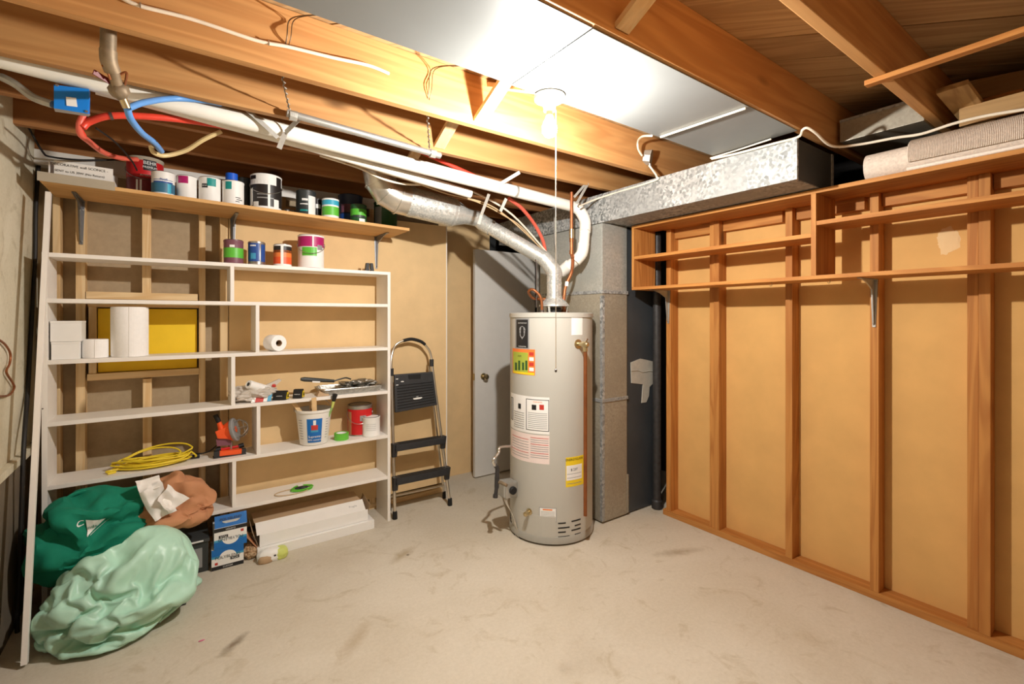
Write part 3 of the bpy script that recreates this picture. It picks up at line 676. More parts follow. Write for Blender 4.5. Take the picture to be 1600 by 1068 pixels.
def bracket(parent, base, out, along, zt, lout, ldown, mat='shiny_steel'):
    """pressed steel shelf bracket: base point on wall, out = unit vector from the wall"""
    out, along = Vector(out), Vector(along); b0 = Vector(base)
    br = obj('bracket', MB().hexa([b0 + along * s * .016 * (1 if zz > -.05 else .45) + out * o + Vector((0, 0, zz)) for zz in (-ldown, 0) for s, o in ((-1, 0), (1, 0), (1, .004), (-1, .004))], .001), mat, parent)
    obj('bracket_arm', MB().hexa([b0 + along * s * (.016 if o < .01 else .009) + out * o + Vector((0, 0, z)) for z in (-.004, 0) for s, o in ((-1, 0), (1, 0), (1, lout), (-1, lout))], .001), mat, br)
    mb = MB(); mb.prism([(0, 0), (lout * .9, 0), (lout * .5, -.018), (.03, -.05), (.012, -ldown * .9), (0, -ldown * .95)], -.003, .003, 'Z')
    for v in mb.bm.verts: p = v.co.copy(); v.co = b0 + out * (p.x + .004) + along * p.z + Vector((0, 0, p.y - .003))
    obj('bracket_rib', mb, mat, br)
    for zz in (-ldown * .2, -ldown * .93): obj('screw', MB().lathe([(.005, 0), (.004, .003), (.001, .004)], b0 + out * .004 + along * .008 * (zz > -ldown * .5) + Vector((0, 0, zz)), 10, out), 'tin', br)
    return br
y0, y1 = STY[3]; bracket(rs, (XR - .001, (y0 + y1) / 2, 1.643), (-1, 0, 0), (0, 1, 0), 1.643, .20, .245, 'conduit')
y0, y1 = STY[0]; bracket(rs, (XR - .001, (y0 + y1) / 2, 1.643), (-1, 0, 0), (0, 1, 0), 1.643, .20, .24, 'conduit')
for px in (1206, 1297): q = P(px, 440, X=SX0 + .05); obj('cup_hook', MB().tube(smooth([(q.x, q.y, 1.645), (q.x, q.y, 1.63), (q.x, q.y + .006, 1.622), (q.x, q.y + .012, 1.63)], 4), .0015, 6), 'brass', rs)

# carpet roll on the top board
cr = thing('carpet_roll', 'beige rolled carpet lying along the top of the wooden wall shelf', 'carpet', (2.79, .2, 2.106))
RY1 = .862; rc = .081
def spiral_roll(yc0, yc1, r, cx, cz, turns=2.6, th=.011):
    mb = MB(); n = 110; A = []; B = []
    for i in range(n + 1):
        t = i / n; a = -2.2 - t * turns * 2 * math.pi; rr = r - th * 1.05 * turns * t
        A.append((cx + rr * math.cos(a), cz + rr * math.sin(a))); B.append((cx + (rr - th) * math.cos(a), cz + (rr - th) * math.sin(a)))
    for i in range(n):
        for q0, q1 in ((A[i], A[i + 1]), (B[i + 1], B[i])):
            mb.poly([(q0[0], yc0, q0[1]), (q1[0], yc0, q1[1]), (q1[0], yc1, q1[1]), (q0[0], yc1, q0[1])])
        for yy in (yc0, yc1): mb.poly([(A[i][0], yy, A[i][1]), (A[i + 1][0], yy, A[i + 1][1]), (B[i + 1][0], yy, B[i + 1][1]), (B[i][0], yy, B[i][1])])
    mb.poly([(A[0][0], yc0, A[0][1]), (B[0][0], yc0, B[0][1]), (B[0][0], yc1, B[0][1]), (A[0][0], yc1, A[0][1])])
    for f in mb.bm.faces: f.smooth = True
    return mb
obj('inner_roll', spiral_roll(-.6, RY1, .070, 2.775, 2.106 + .071), 'carpet', cr)
YW2 = P(1420, 230, X=2.72).y
o = obj('outer_wrap', MB().prism([(2.775 + (.084 if k < 13 else .072) * math.cos(math.radians(205 - (k if k < 13 else 25 - k) * 16)), 2.106 + .078 + (.078 if k < 13 else .071) * math.sin(math.radians(205 - (k if k < 13 else 25 - k) * 16))) for k in range(26)], -.6, YW2, 'Y'), 'carpet', cr)
obj('bound_edge', MB().tube([(2.694, YW2, 2.118), (2.694, -.6, 2.118)], .008, 8), 'carpet_edge', cr)
obj('loose_yarn', MB().tube(smooth([P(1362, 268, X=2.72), P(1356, 258, X=2.72), P(1357, 247, X=2.72), P(1364, 250, X=2.72)]), .003, 6), 'carpet_edge', cr)
# ridges of the woven pile
mb = MB()
for i in range(250):
    y = YW2 - .004 - i * .0052
    mb.tube([(2.775 + .0855 * math.cos(t), y, 2.184 + .0795 * math.sin(t)) for t in [math.radians(205 - k * 17) for k in range(10)]], .0021, 4, caps=False)
obj('pile_ridges', mb, 'carpet', cr, kind='stuff')
# scrap boards stacked on the wall top behind the roll
def scrap(a, b, w, h, label, mat='scrap', up=(0, 0, 1)):
    return tag(obj('scrap_board', MB().bar(a, b, w, h, up, .002), mat), label, 'board', 'scrap boards above the wall shelf')
scrap((2.62, .525, 2.405), (2.98, .50, 2.335), .10, .022, 'brown scrap board with a knot leaning down behind the carpet roll', 'grey_board_X')
scrap((2.80, .535, 2.322), (2.80, -.16, 2.322), .022, .08, 'long edge-on scrap board standing right on top of the carpet roll', 'grey_board_Y')
scrap((3.0, .56, 2.50), (3.0, .25, 2.46), .02, .09, 'highest pale scrap board under the black ceiling bay', 'grey_board_Y')
scrap((2.93, .48, 2.40), (2.93, .36, 2.40), .05, .03, 'short offcut wedged between the two scrap boards', 'fir_Y')
tag(obj('pipe_clamp', MB().tube(smooth([P(1465, 190, X=2.94), P(1476, 192, X=2.95), P(1482, 196, X=2.96), P(1490, 190, X=2.98)]), .012, 8), 'shiny_steel'), 'small shiny metal fitting lying in the dark behind the carpet roll', 'fitting')
# strip of wood nailed under the joists
tag(obj('wood_strip', MB().box(2.12, 2.155, -.5, .672, JZ - .020, JZ - .001, .003), 'fir_Y'), 'narrow bare wood strip nailed across under the joists at right', 'strip')

# ================================================================== WHITE SHELVING UNIT
su = thing('shelving_unit', 'large white painted shelving unit against the back wall', 'shelving', (.35, 3.35, 0))
UX0, UX1, UY0, UY1 = -.535, 1.247, 3.229, 3.46
TH = .021; SZ = [1.749, 1.521, 1.214, .906, .592, .300]
obj('upright', MB().box(UX0, UX0 + .021, UY0, UY1, 0, SZ[0], .0015), 'white_paint', su)
obj('upright', MB().box(UX1 - .021, UX1, UY0, UY1, 0, SZ[0], .0015), 'white_paint', su)
for i, z in enumerate(SZ):
    if i == 0: obj('shelf', MB().box(UX0, UX1, UY0, UY1, z, z + TH, .0015), 'white_paint', su)
    else: obj('shelf', MB().box(UX0 + .021, UX1 - .021, UY0 + .001, UY1, z, z + TH, .0015), 'white_paint', su)
for i, px in enumerate((363, 402.5, 364.5, 404, 366)):
    x = P(px, 500, Y=UY0).x; obj('divider', MB().box(x - .01, x + .01, UY0 + .002, UY1 - .004, SZ[i + 1] + TH, SZ[i], .0015), 'white_paint', su)

# top wooden shelf
TX0, TX1 = P(60, 281, Y=3.10).x, P(640, 360, Y=3.10).x
ZL, ZR = P(60, 281, Y=3.10).z, P(640, 360.5, Y=3.10).z
def ztop(x): return ZL + (ZR - ZL) * (x - TX0) / (TX1 - TX0) + .019
tw = thing('top_shelf', 'long bare wooden shelf board on brackets holding paint cans', 'shelf', (.3, 3.3, ZL))
obj('board', MB().hexa([(TX0, 3.10, ZL), (TX1, 3.10, ZR), (TX1, YB - .002, ZR), (TX0, YB - .002, ZL), (TX0, 3.10, ZL + .019), (TX1, 3.10, ZR + .019), (TX1, YB - .002, ZR + .019), (TX0, YB - .002, ZL + .019)], .0015), 'shelf_pine', tw)
for px, yb in ((127, YB + .012), (364, YB - .001), (588, YB - .001)):
    x = P(px, 360, Y=yb).x; bracket(tw, (x, yb, ztop(x) - .021), (0, -1, 0), (1, 0, 0), 0, .24, .24, 'bracket_steel')

# ================================================================== PAINT CANS
def can(pxl, pxr, pytop, zb_, yc, body, bands, label, name='paint_can', lid='tin', bail=False, txt=(), group='paint cans on the top shelf', patches=(), h=None):
    pc = (pxl + pxr) / 2; p = P(pc, 500, Y=yc); t = dep(p); r = (pxr - pxl) / 2 * t / FPX * oblique(pc)
    x = p.x; zb_ = ztop(x) + .0005 if zb_ is None else zb_
    if h is None: h = max(P(pc, pytop, Y=yc).z - zb_, .04)
    c = thing(name, label, 'paint can', (x, yc, zb_), group)
    obj('body', MB().lathe([(r * .97, 0), (r, .003), (r, .007), (r * .975, .010), (r * .975, h - .012), (r, h - .009), (r, h - .001), (r * .95, h)], (x, yc, zb_), 36), body, c)
    obj('lid', MB().lathe([(r * .94, h - .001), (r * .93, h + .003), (r * .86, h + .003), (r * .84, h - .004), (.001, h - .004)], (x, yc, zb_), 36, caps=False), lid, c)
    af = math.atan2(-yc, -x)
    for f0, f1, mt in bands:
        obj('label', MB().lathe([(r * .975 + .0006, f0 * h), (r * .975 + .0006, f1 * h)], (x, yc, zb_), 36, caps=False), mt, c)
    for a0, a1, f0, f1, mt in patches:
        obj('print', MB().arc((x, yc, zb_), r * .975, af + a0, af + a1, zb_ + f0 * h, zb_ + f1 * h, 8, .0014), mt, c)
    for s, a, f, size, mt in txt:
        text(s, size, (0, 0, zb_ + f * h), (1, 0, 0), (0, 0, 1), mt, c, wrap=(x, yc, r * .975, af + a), depth=.0024)
    if bail:
        sd = Vector((math.cos(af + 1.57), math.sin(af + 1.57), 0)); fr = Vector((math.cos(af), math.sin(af), 0)); cc = Vector((x, yc, zb_))
        for s in (-1, 1): obj('ear', MB().lathe([(.012, 0), (.012, .004), (.006, .006)], cc + sd * s * r * .97 + Vector((0, 0, h * .72)), 12, sd * s), 'tin', c)
        pts = [cc + sd * (r + .003) * math.cos(a) + fr * (r * 1.0 + .012) * math.sin(a) + Vector((0, 0, h * .72 - math.sin(a) * h * .30)) for a in [math.pi * k / 16 for k in range(17)]]
        obj('bail', MB().tube(pts, .0018, 6), 'tin', c)
    return c
G1 = 'paint cans on the top shelf'; G2 = 'paint cans on the upper white shelf'
can(197, 257, 250, None, 3.345, 'cardboard_grey', [(.48, .90, 'red'), (.05, .48, 'dark_red')], 'large red paint can with a black brand box, next to the handwritten box', lid='tin_dark', bail=True,
    patches=[(-.1, .62, .66, .92, 'label_black'), (-.5, -.38, .05, .42, 'white'), (-.3, -.18, .05, .42, 'white')], txt=[('BEHR', .26, .84, .026, 'white'), ('PREMIUM', .26, .735, .016, 'white'), ('INTERIOR', .1, .53, .014, 'white')])
can(236, 274, 271, None, 3.165, 'white', [(.05, .5, 'tealblue')], 'white and blue quart paint can in front of the big red one', patches=[(-.9, .9, .50, .56, 'navy'), (-.9, .9, .62, .64, 'navy'), (.35, .7, .05, .48, 'cyan')], txt=[('PLUS', .05, .64, .016, 'navy')])
can(275, 308, 277, None, 3.20, 'white', [], 'white paint can with a crimson top label on the top shelf', patches=[(-.9, .15, .66, .97, 'magenta')])
can(310, 346, 280, None, 3.20, 'white', [], 'white paint can with teal label corner and dark badge', patches=[(-.25, .55, .64, .96, 'teal'), (-.75, -.2, .56, .72, 'label_black')], txt=[('BEHR', -.48, .64, .010, 'white')])
can(347, 382, 285, None, 3.18, 'white', [], 'white paint can with small teal square under a blue tape roll', patches=[(-.75, -.15, .62, .94, 'teal'), (.2, .7, .28, .31, 'black_label'), (.3, .9, .20, .23, 'black_label'), (.2, .6, .12, .15, 'black_label')])
can(370, 396, 280, None, 3.29, 'charcoal', [], 'plain black paint can squeezed behind the blue-taped white one', lid='black')
can(391, 441, 277, None, 3.205, 'white', [(.08, .70, 'black_label')], 'large black and white drip-stained paint can, widest on the top shelf', lid='white', bail=True,
    patches=[(-1.2, .6, .72, .8, 'white'), (-1.5, -1.0, .1, .6, 'white'), (.1, .25, .05, .72, 'white'), (-.9, -.5, .06, .2, 'paper_white'), (.5, .9, .02, .3, 'white'), (-1.3, -.7, .85, .98, 'black_label'), (.7, 1.2, .7, 1.0, 'black_label'), (-.6, .3, .40, .43, 'label_grey'), (-.6, .5, .30, .33, 'label_grey')])
can(462, 494, 300, None, 3.24, 'charcoal', [], 'dark green paint can with a white side label on the top shelf', lid='tin_dark', patches=[(.25, 1.2, .02, .8, 'white'), (-.4, .2, .6, .68, 'white'), (-.6, .2, .45, .49, 'white'), (-.6, .2, .2, .26, 'teal')])
can(487, 503, 312, None, 3.27, 'black_label', [], 'narrow dark can with a small white label beside the turquoise one', lid='tin_dark', patches=[(-.6, .8, .55, .75, 'white')])
can(503, 530, 312, None, 3.19, 'white', [(.68, .97, 'cyan'), (.17, .60, 'green')], 'bright turquoise and lime green paint can on the top shelf')
can(528, 567, 307, None, 3.365, 'darknavy', [(.05, .38, 'navy')], 'large dark navy paint can behind the small green one', lid='black', patches=[(-.8, .1, .42, .68, 'purple')])
can(547, 573, 321, None, 3.21, 'darkgreen', [(.40, .75, 'green')], 'small green paint can with a white base spot near the shelf end', lid='tin_dark', patches=[(.1, .9, .0, .24, 'white'), (-.7, .9, .30, .42, 'charcoal')])
can(584, 621, 318, None, 3.29, 'darkgreen', [(.0, .12, 'label_grey')], 'last dark green and grey can at the right end of the top shelf', lid='tin_dark', patches=[(-1.1, -.35, .02, .8, 'label_grey')])
for a, b_, lb in ((443, 454, 'left of two tiny glass jars behind the big stained can'), (454, 463, 'right of two tiny glass jars beside the dark green can')):
    p = P((a + b_) / 2, 500, Y=3.30); r = (b_ - a) / 2 * dep(p) / FPX * oblique(a); j = thing('glass_jar', lb, 'jar', (p.x, 3.30, ztop(p.x)), 'small jars on the top shelf')
    obj('glass', MB().lathe([(r * .9, .0005), (r, .004), (r, .03), (r * .8, .036)], (p.x, 3.30, ztop(p.x)), 20), 'jar_glass', j); obj('cap', MB().lathe([(r * .85, .036), (r * .85, .048), (r * .8, .05)], (p.x, 3.30, ztop(p.x)), 20), 'tin', j)
p = P(362, 500, Y=3.18); zt_ = ztop(p.x) + .0
zc_ = P(362, 285, Y=3.18).z + .004
tb = thing('tape_roll', 'blue masking tape roll standing on a white paint can', 'tape', (p.x, 3.18, zc_)); 
obj('tape', MB().lathe([(.024, 0), (.031, 0), (.031, .045), (.024, .045), (.024, 0)], (p.x, 3.18, zc_), 28, caps=False), 'blue_cap', tb)
# middle cans
z1 = SZ[0] + TH + .0005
can(349, 381, 376, z1, 3.29, 'purple', [(.24, .66, 'green')], 'plum paint can with a wide lime green band', lid='tin_dark', group=G2, patches=[(-.4, .1, .68, .78, 'white')])
can(387, 415, 379, z1, 3.29, 'tin', [], 'small royal blue paint can between the plum and orange ones', group=G2, patches=[(-1.2, .35, .14, .94, 'navy'), (.5, 1.2, .14, .9, 'navy'), (-.7, -.1, .24, .5, 'skyblue'), (-.8, -.1, .8, .86, 'white')])
can(427, 456, 383, z1, 3.29, 'white', [(.10, .42, 'orange'), (.42, .74, 'label_orange'), (.62, .95, 'black_label')], 'small black and orange paint can on the upper white shelf', group=G2, lid='tin', patches=[(-.2, .1, .05, .95, 'white')])
can(465, 507, 369, z1, 3.31, 'white', [(.64, .96, 'magenta'), (.0, .04, 'magenta')], 'large white paint can with magenta top band and green tag', lid='tin_dark', bail=True, group=G2, patches=[(-.7, .45, .36, .62, 'green'), (.5, 1.0, .55, .7, 'label_grey'), (.1, .2, .64, .96, 'white')])
sc = thing('spring_clamp', 'pair of black clamp jaws standing at the end of the upper shelf', 'clamp', (P(578, 420, Y=3.35).x, 3.35, z1))
for px0, px1, px2, px3 in ((571, 577, 573, 577), (580, 585, 579, 583)):
    mb = MB(); q = lambda a, b_: P(a, b_, Y=3.33); z2 = P(575, 410.5, Y=3.33).z
    mb.hexa([(q(px0, 0).x, 3.33, z1), (q(px1, 0).x, 3.33, z1), (q(px1, 0).x, 3.36, z1), (q(px0, 0).x, 3.36, z1), (q(px2, 0).x, 3.33, z2), (q(px3, 0).x, 3.33, z2), (q(px3, 0).x, 3.36, z2), (q(px2, 0).x, 3.36, z2)], .002); obj('jaw', mb, 'black', sc)
obj('pivot', MB().cyl((sc.location.x - .006, 3.345, z1 + .02), (sc.location.x + .012, 3.345, z1 + .02), .004, 10), 'tin', sc)

# handwritten carton on the top shelf
hb = thing('carton', 'long white open carton with handwriting at the left end of the top shelf', 'box', (-.4, 3.2, 2.12))
bx0, bx1 = TX0 + .0, P(180, 290, Y=3.10).x
def zz(x, d): return ztop(x) + d
def slab(x0, x1, y0, y1, d0, d1): return MB().hexa([(x0, y0, zz(x0, d0)), (x1, y0, zz(x1, d0)), (x1, y1, zz(x1, d0)), (x0, y1, zz(x0, d0)), (x0, y0, zz(x0, d1)), (x1, y0, zz(x1, d1)), (x1, y1, zz(x1, d1)), (x0, y1, zz(x0, d1))], .001)
obj('front_strip', slab(bx0 - .004, bx1, 3.094, 3.099, -.022, .022), 'cardboard_grey', hb)
obj('floor', slab(bx0 + .03, bx1 - .01, 3.125, 3.36, .0005, .005), 'paper_white', hb)
obj('front_side', slab(bx0 + .05, bx1 - .01, 3.12, 3.125, .0005, .092), 'paper_white', hb)
obj('back_side', slab(bx0 + .03, bx1 - .01, 3.36, 3.365, .0005, .115), 'paper_white', hb)
obj('end_side', slab(bx0 + .03, bx0 + .035, 3.125, 3.36, .0005, .085), 'paper_white', hb)
obj('end_side', slab(bx1 - .015, bx1 - .01, 3.125, 3.36, .0005, .05), 'paper_white', hb)
tx = (bx0 + .05 + bx1) / 2 - .02; tz = zz(tx, .074); rt_ = (1, 0, (ZR - ZL) / (TX1 - TX0))
text('DECORATIVE wall SCONCE -', .0165, (tx, 3.119, tz), rt_, (0, 0, 1), 'label_black', hb)
text('SENT to US 20W (No Return)', .0145, (tx, 3.119, tz - .030), rt_, (0, 0, 1), 'label_black', hb)

# ================================================================== ITEMS ON THE WHITE SHELVES
z3 = SZ[2] + TH + .0005; z4 = SZ[3] + TH + .0005; z5 = SZ[4] + TH + .0005; z6 = SZ[5] + TH + .0005
yf = 3.25
xa, xb = P(79, 550, Y=yf).x, P(126, 550, Y=yf).x
zm = z3 + .090; zh = P(100, 501, Y=yf).z
for za_, zb2, lb, xo in ((z3, zm, 'lower of two plain white boxes stacked at the shelving end', -.004), (zm + .0005, zh, 'upper of two plain white boxes stacked at the shelving end', .003)):
    bxo = thing('white_box', lb, 'box', ((xa + xb) / 2, yf + .07, za_), 'small white boxes on the shelving')
    obj('body', MB().box(xa - xo * .5, xb + xo, yf, yf + .15, za_, zb2 - .012, .002), 'white', bxo); obj('lid', MB().box(xa - xo * .5 - .001, xb + xo + .001, yf - .001, yf + .151, zb2 - .012, zb2 - .0005, .002), 'white', bxo)
def roll(px0, px1, y, zb_, h, label, core=.02, name='paper_roll', group=None, cat='paper roll'):
    p = P((px0 + px1) / 2, 500, Y=y); r = (px1 - px0) / 2 * dep(p) / FPX * oblique((px0 + px1) / 2); t = thing(name, label, cat, (p.x, y, zb_), group)
    obj('paper', MB().lathe([(core, 0), (r - .003, 0), (r, .004), (r, h - .004), (r - .003, h), (core, h), (core, 0)], (p.x, y, zb_), 40, caps=False), 'tissue', t)
    obj('core', MB().lathe([(core - .0015, .001), (core, .001), (core, h - .001), (core - .0015, h - .001), (core - .0015, .001)], (p.x, y, zb_), 24, caps=False), 'cardboard', t)
    af = math.atan2(-y, -p.x); obj('loose_sheet', MB().arc((p.x, y, zb_), r, af - .05, af + 1.3, zb_ + .001, zb_ + h - .001, 10, .0025), 'tissue', t); return t
roll(128, 170, 3.315, z3, P(150, 530, Y=3.26).z - z3, 'short white toilet paper roll standing beside the two white boxes', name='toilet_roll', cat='toilet paper')
roll(173, 233, 3.325, z3, P(200, 479, Y=3.25).z - z3, 'tall white paper towel roll standing before the yellow panel', name='paper_towel', cat='paper towel')
p = P(432, 541, Y=3.27); p.z = z3 + .051
tr_ = thing('toilet_roll', 'white toilet paper roll lying on its side on the shelf', 'toilet paper', (p.x, p.y, z3)); dr = Vector((-.35, 1, 0)).normalized()
obj('paper', MB().lathe([(.02, 0), (.048, 0), (.051, .004), (.051, .096), (.048, .1), (.02, .1), (.02, 0)], p - dr * .03, 40, dr, caps=False), 'tissue', tr_)
obj('core', MB().lathe([(.0185, .001), (.02, .001), (.02, .099), (.0185, .099), (.0185, .001)], p - dr * .03, 24, dr, caps=False), 'cardboard', tr_)
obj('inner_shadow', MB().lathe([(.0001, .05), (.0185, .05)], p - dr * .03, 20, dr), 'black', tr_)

# bag of white rolls on shelf 4
bg = thing('plastic_bag', 'crumpled clear plastic bag holding white paint roller sleeves', 'bag', (P(400, 615, Y=3.3).x, 3.3, z4))
pb = P(398, 612, Y=3.31)
obj('bag', MB().blob((pb.x - .005, 3.33, z4 + .048), (.125, .085, .048), 5, .10, 3, 5, zmin=z4, crease=(30, .08)), 'clear_bag', bg)
obj('flap', MB().hexa([P(405, 606, Y=3.33), P(420, 612, Y=3.33), P(421, 611, Y=3.345), P(406, 605, Y=3.345), P(436, 592, Y=3.33), P(440, 594, Y=3.33), P(440, 593, Y=3.345), P(436, 591, Y=3.345)], .001), 'clear_bag', bg)
r0 = P(388, 600, Y=3.25); d_ = Vector((.75, .45, -.35)).normalized()
rr_ = obj('roller_sleeve', MB().lathe([(.012, 0), (.024, 0), (.026, .004), (.026, .15), (.012, .15)], r0, 24, d_, caps=False), 'white', bg)
obj('sleeve_core', MB().lathe([(.0119, .002), (.0001, .004)], r0, 20, d_, caps=False), 'charcoal', rr_)
q0 = P(392, 626, Y=3.245)
for k, mt in enumerate(('white', 'skyblue', 'label_red', 'white', 'skyblue')):
    x = q0.x + k * .022; obj('wrapper', MB().hexa([(x, 3.247, z4 + .001), (x + .022, 3.247, z4 + .001), (x + .022, 3.26, z4 + .001), (x, 3.26, z4 + .001), (x + .012, 3.27, z4 + .042), (x + .034, 3.27, z4 + .042), (x + .034, 3.285, z4 + .042), (x + .012, 3.285, z4 + .042)], .002), ('skyblue' if mt == 'skyblue' else mt) if k != 1 else 'label_red', bg)
obj('print', MB().blob(P(428, 602, Y=3.328), (.012, .002, .010), 2, .3, 2, 2), 'label_red', bg)
# black and yellow clamps
for pa, pb_, lb in ((430, 457, 'left black and yellow triangular sanding block'), (461, 482, 'right black and yellow triangular sanding block')):
    x0, x1 = P(pa, 620, Y=3.27).x, P(pb_ - 8, 620, Y=3.27).x
    t = thing('sanding_block', lb + ' on the shelf', 'tool', ((x0 + x1) / 2, 3.28, z4), 'black and yellow sanding blocks'); zt2 = z4 + .05
    dirv = Vector((1, -.55, 0)).normalized(); sd = Vector((.55, 1, 0)).normalized(); A = Vector((x0, 3.30, z4)); L = (x1 - x0) * 1.12
    mb = MB(); tri = [(-.036, 0), (.036, 0), (.014, .056), (-.014, .056)]
    mb.hexa([A + sd * u + Vector((0, 0, v)) + dirv * k for k in (0, L) for u, v in tri], .006); obj('body', mb, 'black', t)
    E_ = A + dirv * (L + .0015)
    mb = MB(); mb.hexa([E_ + sd * u * .72 + Vector((0, 0, v * .72 + .006)) + dirv * k for k in (0, .002) for u, v in tri], .0005); e = obj('yellow_end', mb, 'yellow', t)
    mb = MB(); mb.hexa([E_ + sd * u * .34 + Vector((0, 0, v * .36 + .014)) + dirv * k for k in (.002, .0035) for u, v in tri], .0003); obj('end_hole', mb, 'black', e)
    text('SANDING', .008, A + dirv * L * .5 - sd * .024 + Vector((0, 0, .024)), dirv, Vector((.25 * .55, .25, .9)), 'white', t, depth=.004)
# foil tray with brush
tx0, tx1 = P(500, 605, Y=3.30).x, P(594, 600, Y=3.30).x
ft_ = thing('paint_tray', 'crumpled foil paint roller tray on the white shelf', 'tray', ((tx0 + tx1) / 2, 3.32, z4))
def tray(z0, h0, inset, y0, y1):
    mb = MB(); n = 26; R = []
    for lv, (dx, zz_) in enumerate(((inset, z0), (0, z0 + h0), (-.008, z0 + h0), (-.008, z0 + h0 - .003), (inset * .9, z0 + .003))):
        ring = []
        for cx, cy, a in ((tx1, y0, -90), (tx1, y1, 0), (tx0, y1, 90), (tx0, y0, 180)):
            sx = -1 if cx == tx1 else 1; sy = 1 if cy == y0 else -1
            for k in range(5):
                an = math.radians(a + 22.5 * k); rad = .03
                bxx = cx + sx * (dx + rad) + rad * math.cos(an); byy = cy + sy * (dx + rad) + rad * math.sin(an)
                jit = noise.noise(Vector((bxx * 40, byy * 40, lv))) * .006
                ring.append(mb.bm.verts.new((bxx + jit, byy + jit, zz_ + (jit if 0 < lv < 4 else 0))))
        R.append(ring)
    m = len(R[0])
    for A_, B_ in zip(R, R[1:]):
        for k in range(m): mb.bm.faces.new((A_[k], A_[(k + 1) % m], B_[(k + 1) % m], B_[k]))
    mb.bm.faces.new(R[0][::-1]); mb.bm.faces.new(R[-1]); return mb
obj('pan', tray(z4, .042, .018, 3.245, 3.445), 'foil', ft_)
obj('liner', MB().blob(((tx0 + tx1) / 2 + .05, 3.34, z4 + .05), (.13, .07, .03), 9, .15, 5, 5, crease=(40, .14)), 'foil', ft_)
obj('cardboard_end', MB().hexa([(tx0 - .03, 3.25, z4), (tx0 + .05, 3.25, z4), (tx0 + .05, 3.33, z4), (tx0 - .03, 3.33, z4), (tx0 - .005, 3.27, z4 + .045), (tx0 + .03, 3.27, z4 + .04), (tx0 + .03, 3.30, z4 + .04), (tx0 - .005, 3.30, z4 + .045)], .002), 'cardboard', ft_)
br = thing('paint_brush', 'dark green handled paint tool lying across the foil tray', 'brush', (P(495, 596, Y=3.3).x, 3.3, z4 + .06))
ha, hb_ = P(470, 592, Y=3.29), P(522, 595, Y=3.31)
obj('handle', MB().tube([ha, ha + (hb_ - ha) * .1, ha + (hb_ - ha) * .5, hb_], [.010, .0150, .0135, .010], 14), 'charcoal', br)
obj('handle_label', MB().bar(P(488, 596, Y=3.276), P(500, 596.5, Y=3.281), .004, .010), 'white', br)
obj('frame', MB().tube(smooth([hb_, P(528, 593, Y=3.31), P(540, 590, Y=3.32), P(548, 592, Y=3.34)]), .005, 8), 'charcoal', br)

# bucket with stirrers
bp = P(490, 690, Y=3.29); bx_, by_ = P(490.5, 650, Y=3.315).x, 3.315
tbk = dep((bx_, by_, 0)) * oblique(490); rt2 = 28.5 * tbk / FPX; rb2 = 22 * tbk / FPX; bh = P(490, 640, Y=3.26).z - z5 + .0
bk = thing('bucket', 'white measuring bucket with blue label full of paint sticks', 'bucket', (bx_, by_, z5))
obj('body', MB().lathe([(rb2 * .9, 0), (rb2, .006), (rt2 * .985, bh - .012), (rt2 * .985, bh), (rt2 * .95, bh), (rb2 * .95, .012), (.001, .01)], (bx_, by_, z5), 40), 'bucket_white', bk)
obj('rim', MB().lathe([(rt2 * .98, bh - .016), (rt2 * 1.03, bh - .014), (rt2 * 1.03, bh), (rt2 * .98, bh + .002)], (bx_, by_, z5), 40, caps=False), 'bucket_white', bk)
af = math.atan2(-by_, -bx_)
def bucket_patch(name, a0, a1, f0, f1, mt, th, par):
    mb = MB(); n = 8
    for k in range(n):
        u0, u1 = a0 + (a1 - a0) * k / n, a0 + (a1 - a0) * (k + 1) / n
        q = []
        for a, f in ((u0, f0), (u1, f0), (u1, f1), (u0, f1)):
            r = rb2 + (rt2 * .985 - rb2) * f + th; q.append((bx_ + r * math.cos(af + a), by_ + r * math.sin(af + a), z5 + f * bh))
        mb.poly(q)
    return obj(name, mb, mt, par)
bl = bucket_patch('label', -.42, .50, .10, .78, 'blue_print', .0012, bk)
bucket_patch('logo', -.16, .24, .46, .60, 'label_red', .002, bl); bucket_patch('logo_top', -.04, .12, .60, .74, 'white', .002, bl); bucket_patch('logo_ring', -.19, .27, .40, .455, 'skyblue', .002, bl)
for s_, f_, sz_ in (('Supreme', .27, .021), ('40% cement', .175, .0165)):
    r_b = rb2 + (rt2 - rb2) * f_ * .985 + .0025; text(s_, sz_, (0, 0, z5 + f_ * bh), (1, 0, 0), (0, 0, 1), 'white', bl, wrap=(bx_, by_, r_b, af + .04), depth=.0012)
for k in range(8):
    bucket_patch('graduation', .78, .95 + .05 * (k % 2), .2 + k * .075, .215 + k * .075, 'label_grey', .0012, bk); bucket_patch('graduation', -1.05, -.75, .2 + k * .075, .215 + k * .075, 'label_grey', .0012, bk)
hp = [Vector((bx_ + (rt2 + .006) * math.cos(a), by_ + .03 + .05 * math.sin(a), z5 + bh - .012 + .075 * math.sin(a))) for a in [math.pi * k / 14 for k in range(15)]]
obj('bail', MB().tube(hp, .002, 6), 'tin', bk)
def stick(a, b_, w_, label, mat='stick_wood', name='paint_stick', h_=.004):
    return tag(obj(name, MB().bar(a, b_, w_, h_, (0, -1, .2), .0008), mat), label, 'stick', 'sticks in the bucket')
inb = lambda dx, dy, f: Vector((bx_ + dx, by_ + dy, z5 + f * bh))
stick(inb(.04, .0, .1), P(458, 628, Y=3.285), .024, 'wooden stir stick leaning left out of the bucket')
stick(inb(-.01, .01, .1), P(485, 625, Y=3.27), .014, 'thin edge-on stir stick in the middle of the bucket')
stick(inb(.0, -.045, .1), P(490.5, 621, Y=3.207), .03, 'widest pale stir stick standing upright in the bucket')
stick(inb(.01, -.01, .1), P(487, 638, Y=3.24), .026, 'short tan cardboard stirrer beside the wide stick', 'cardboard')
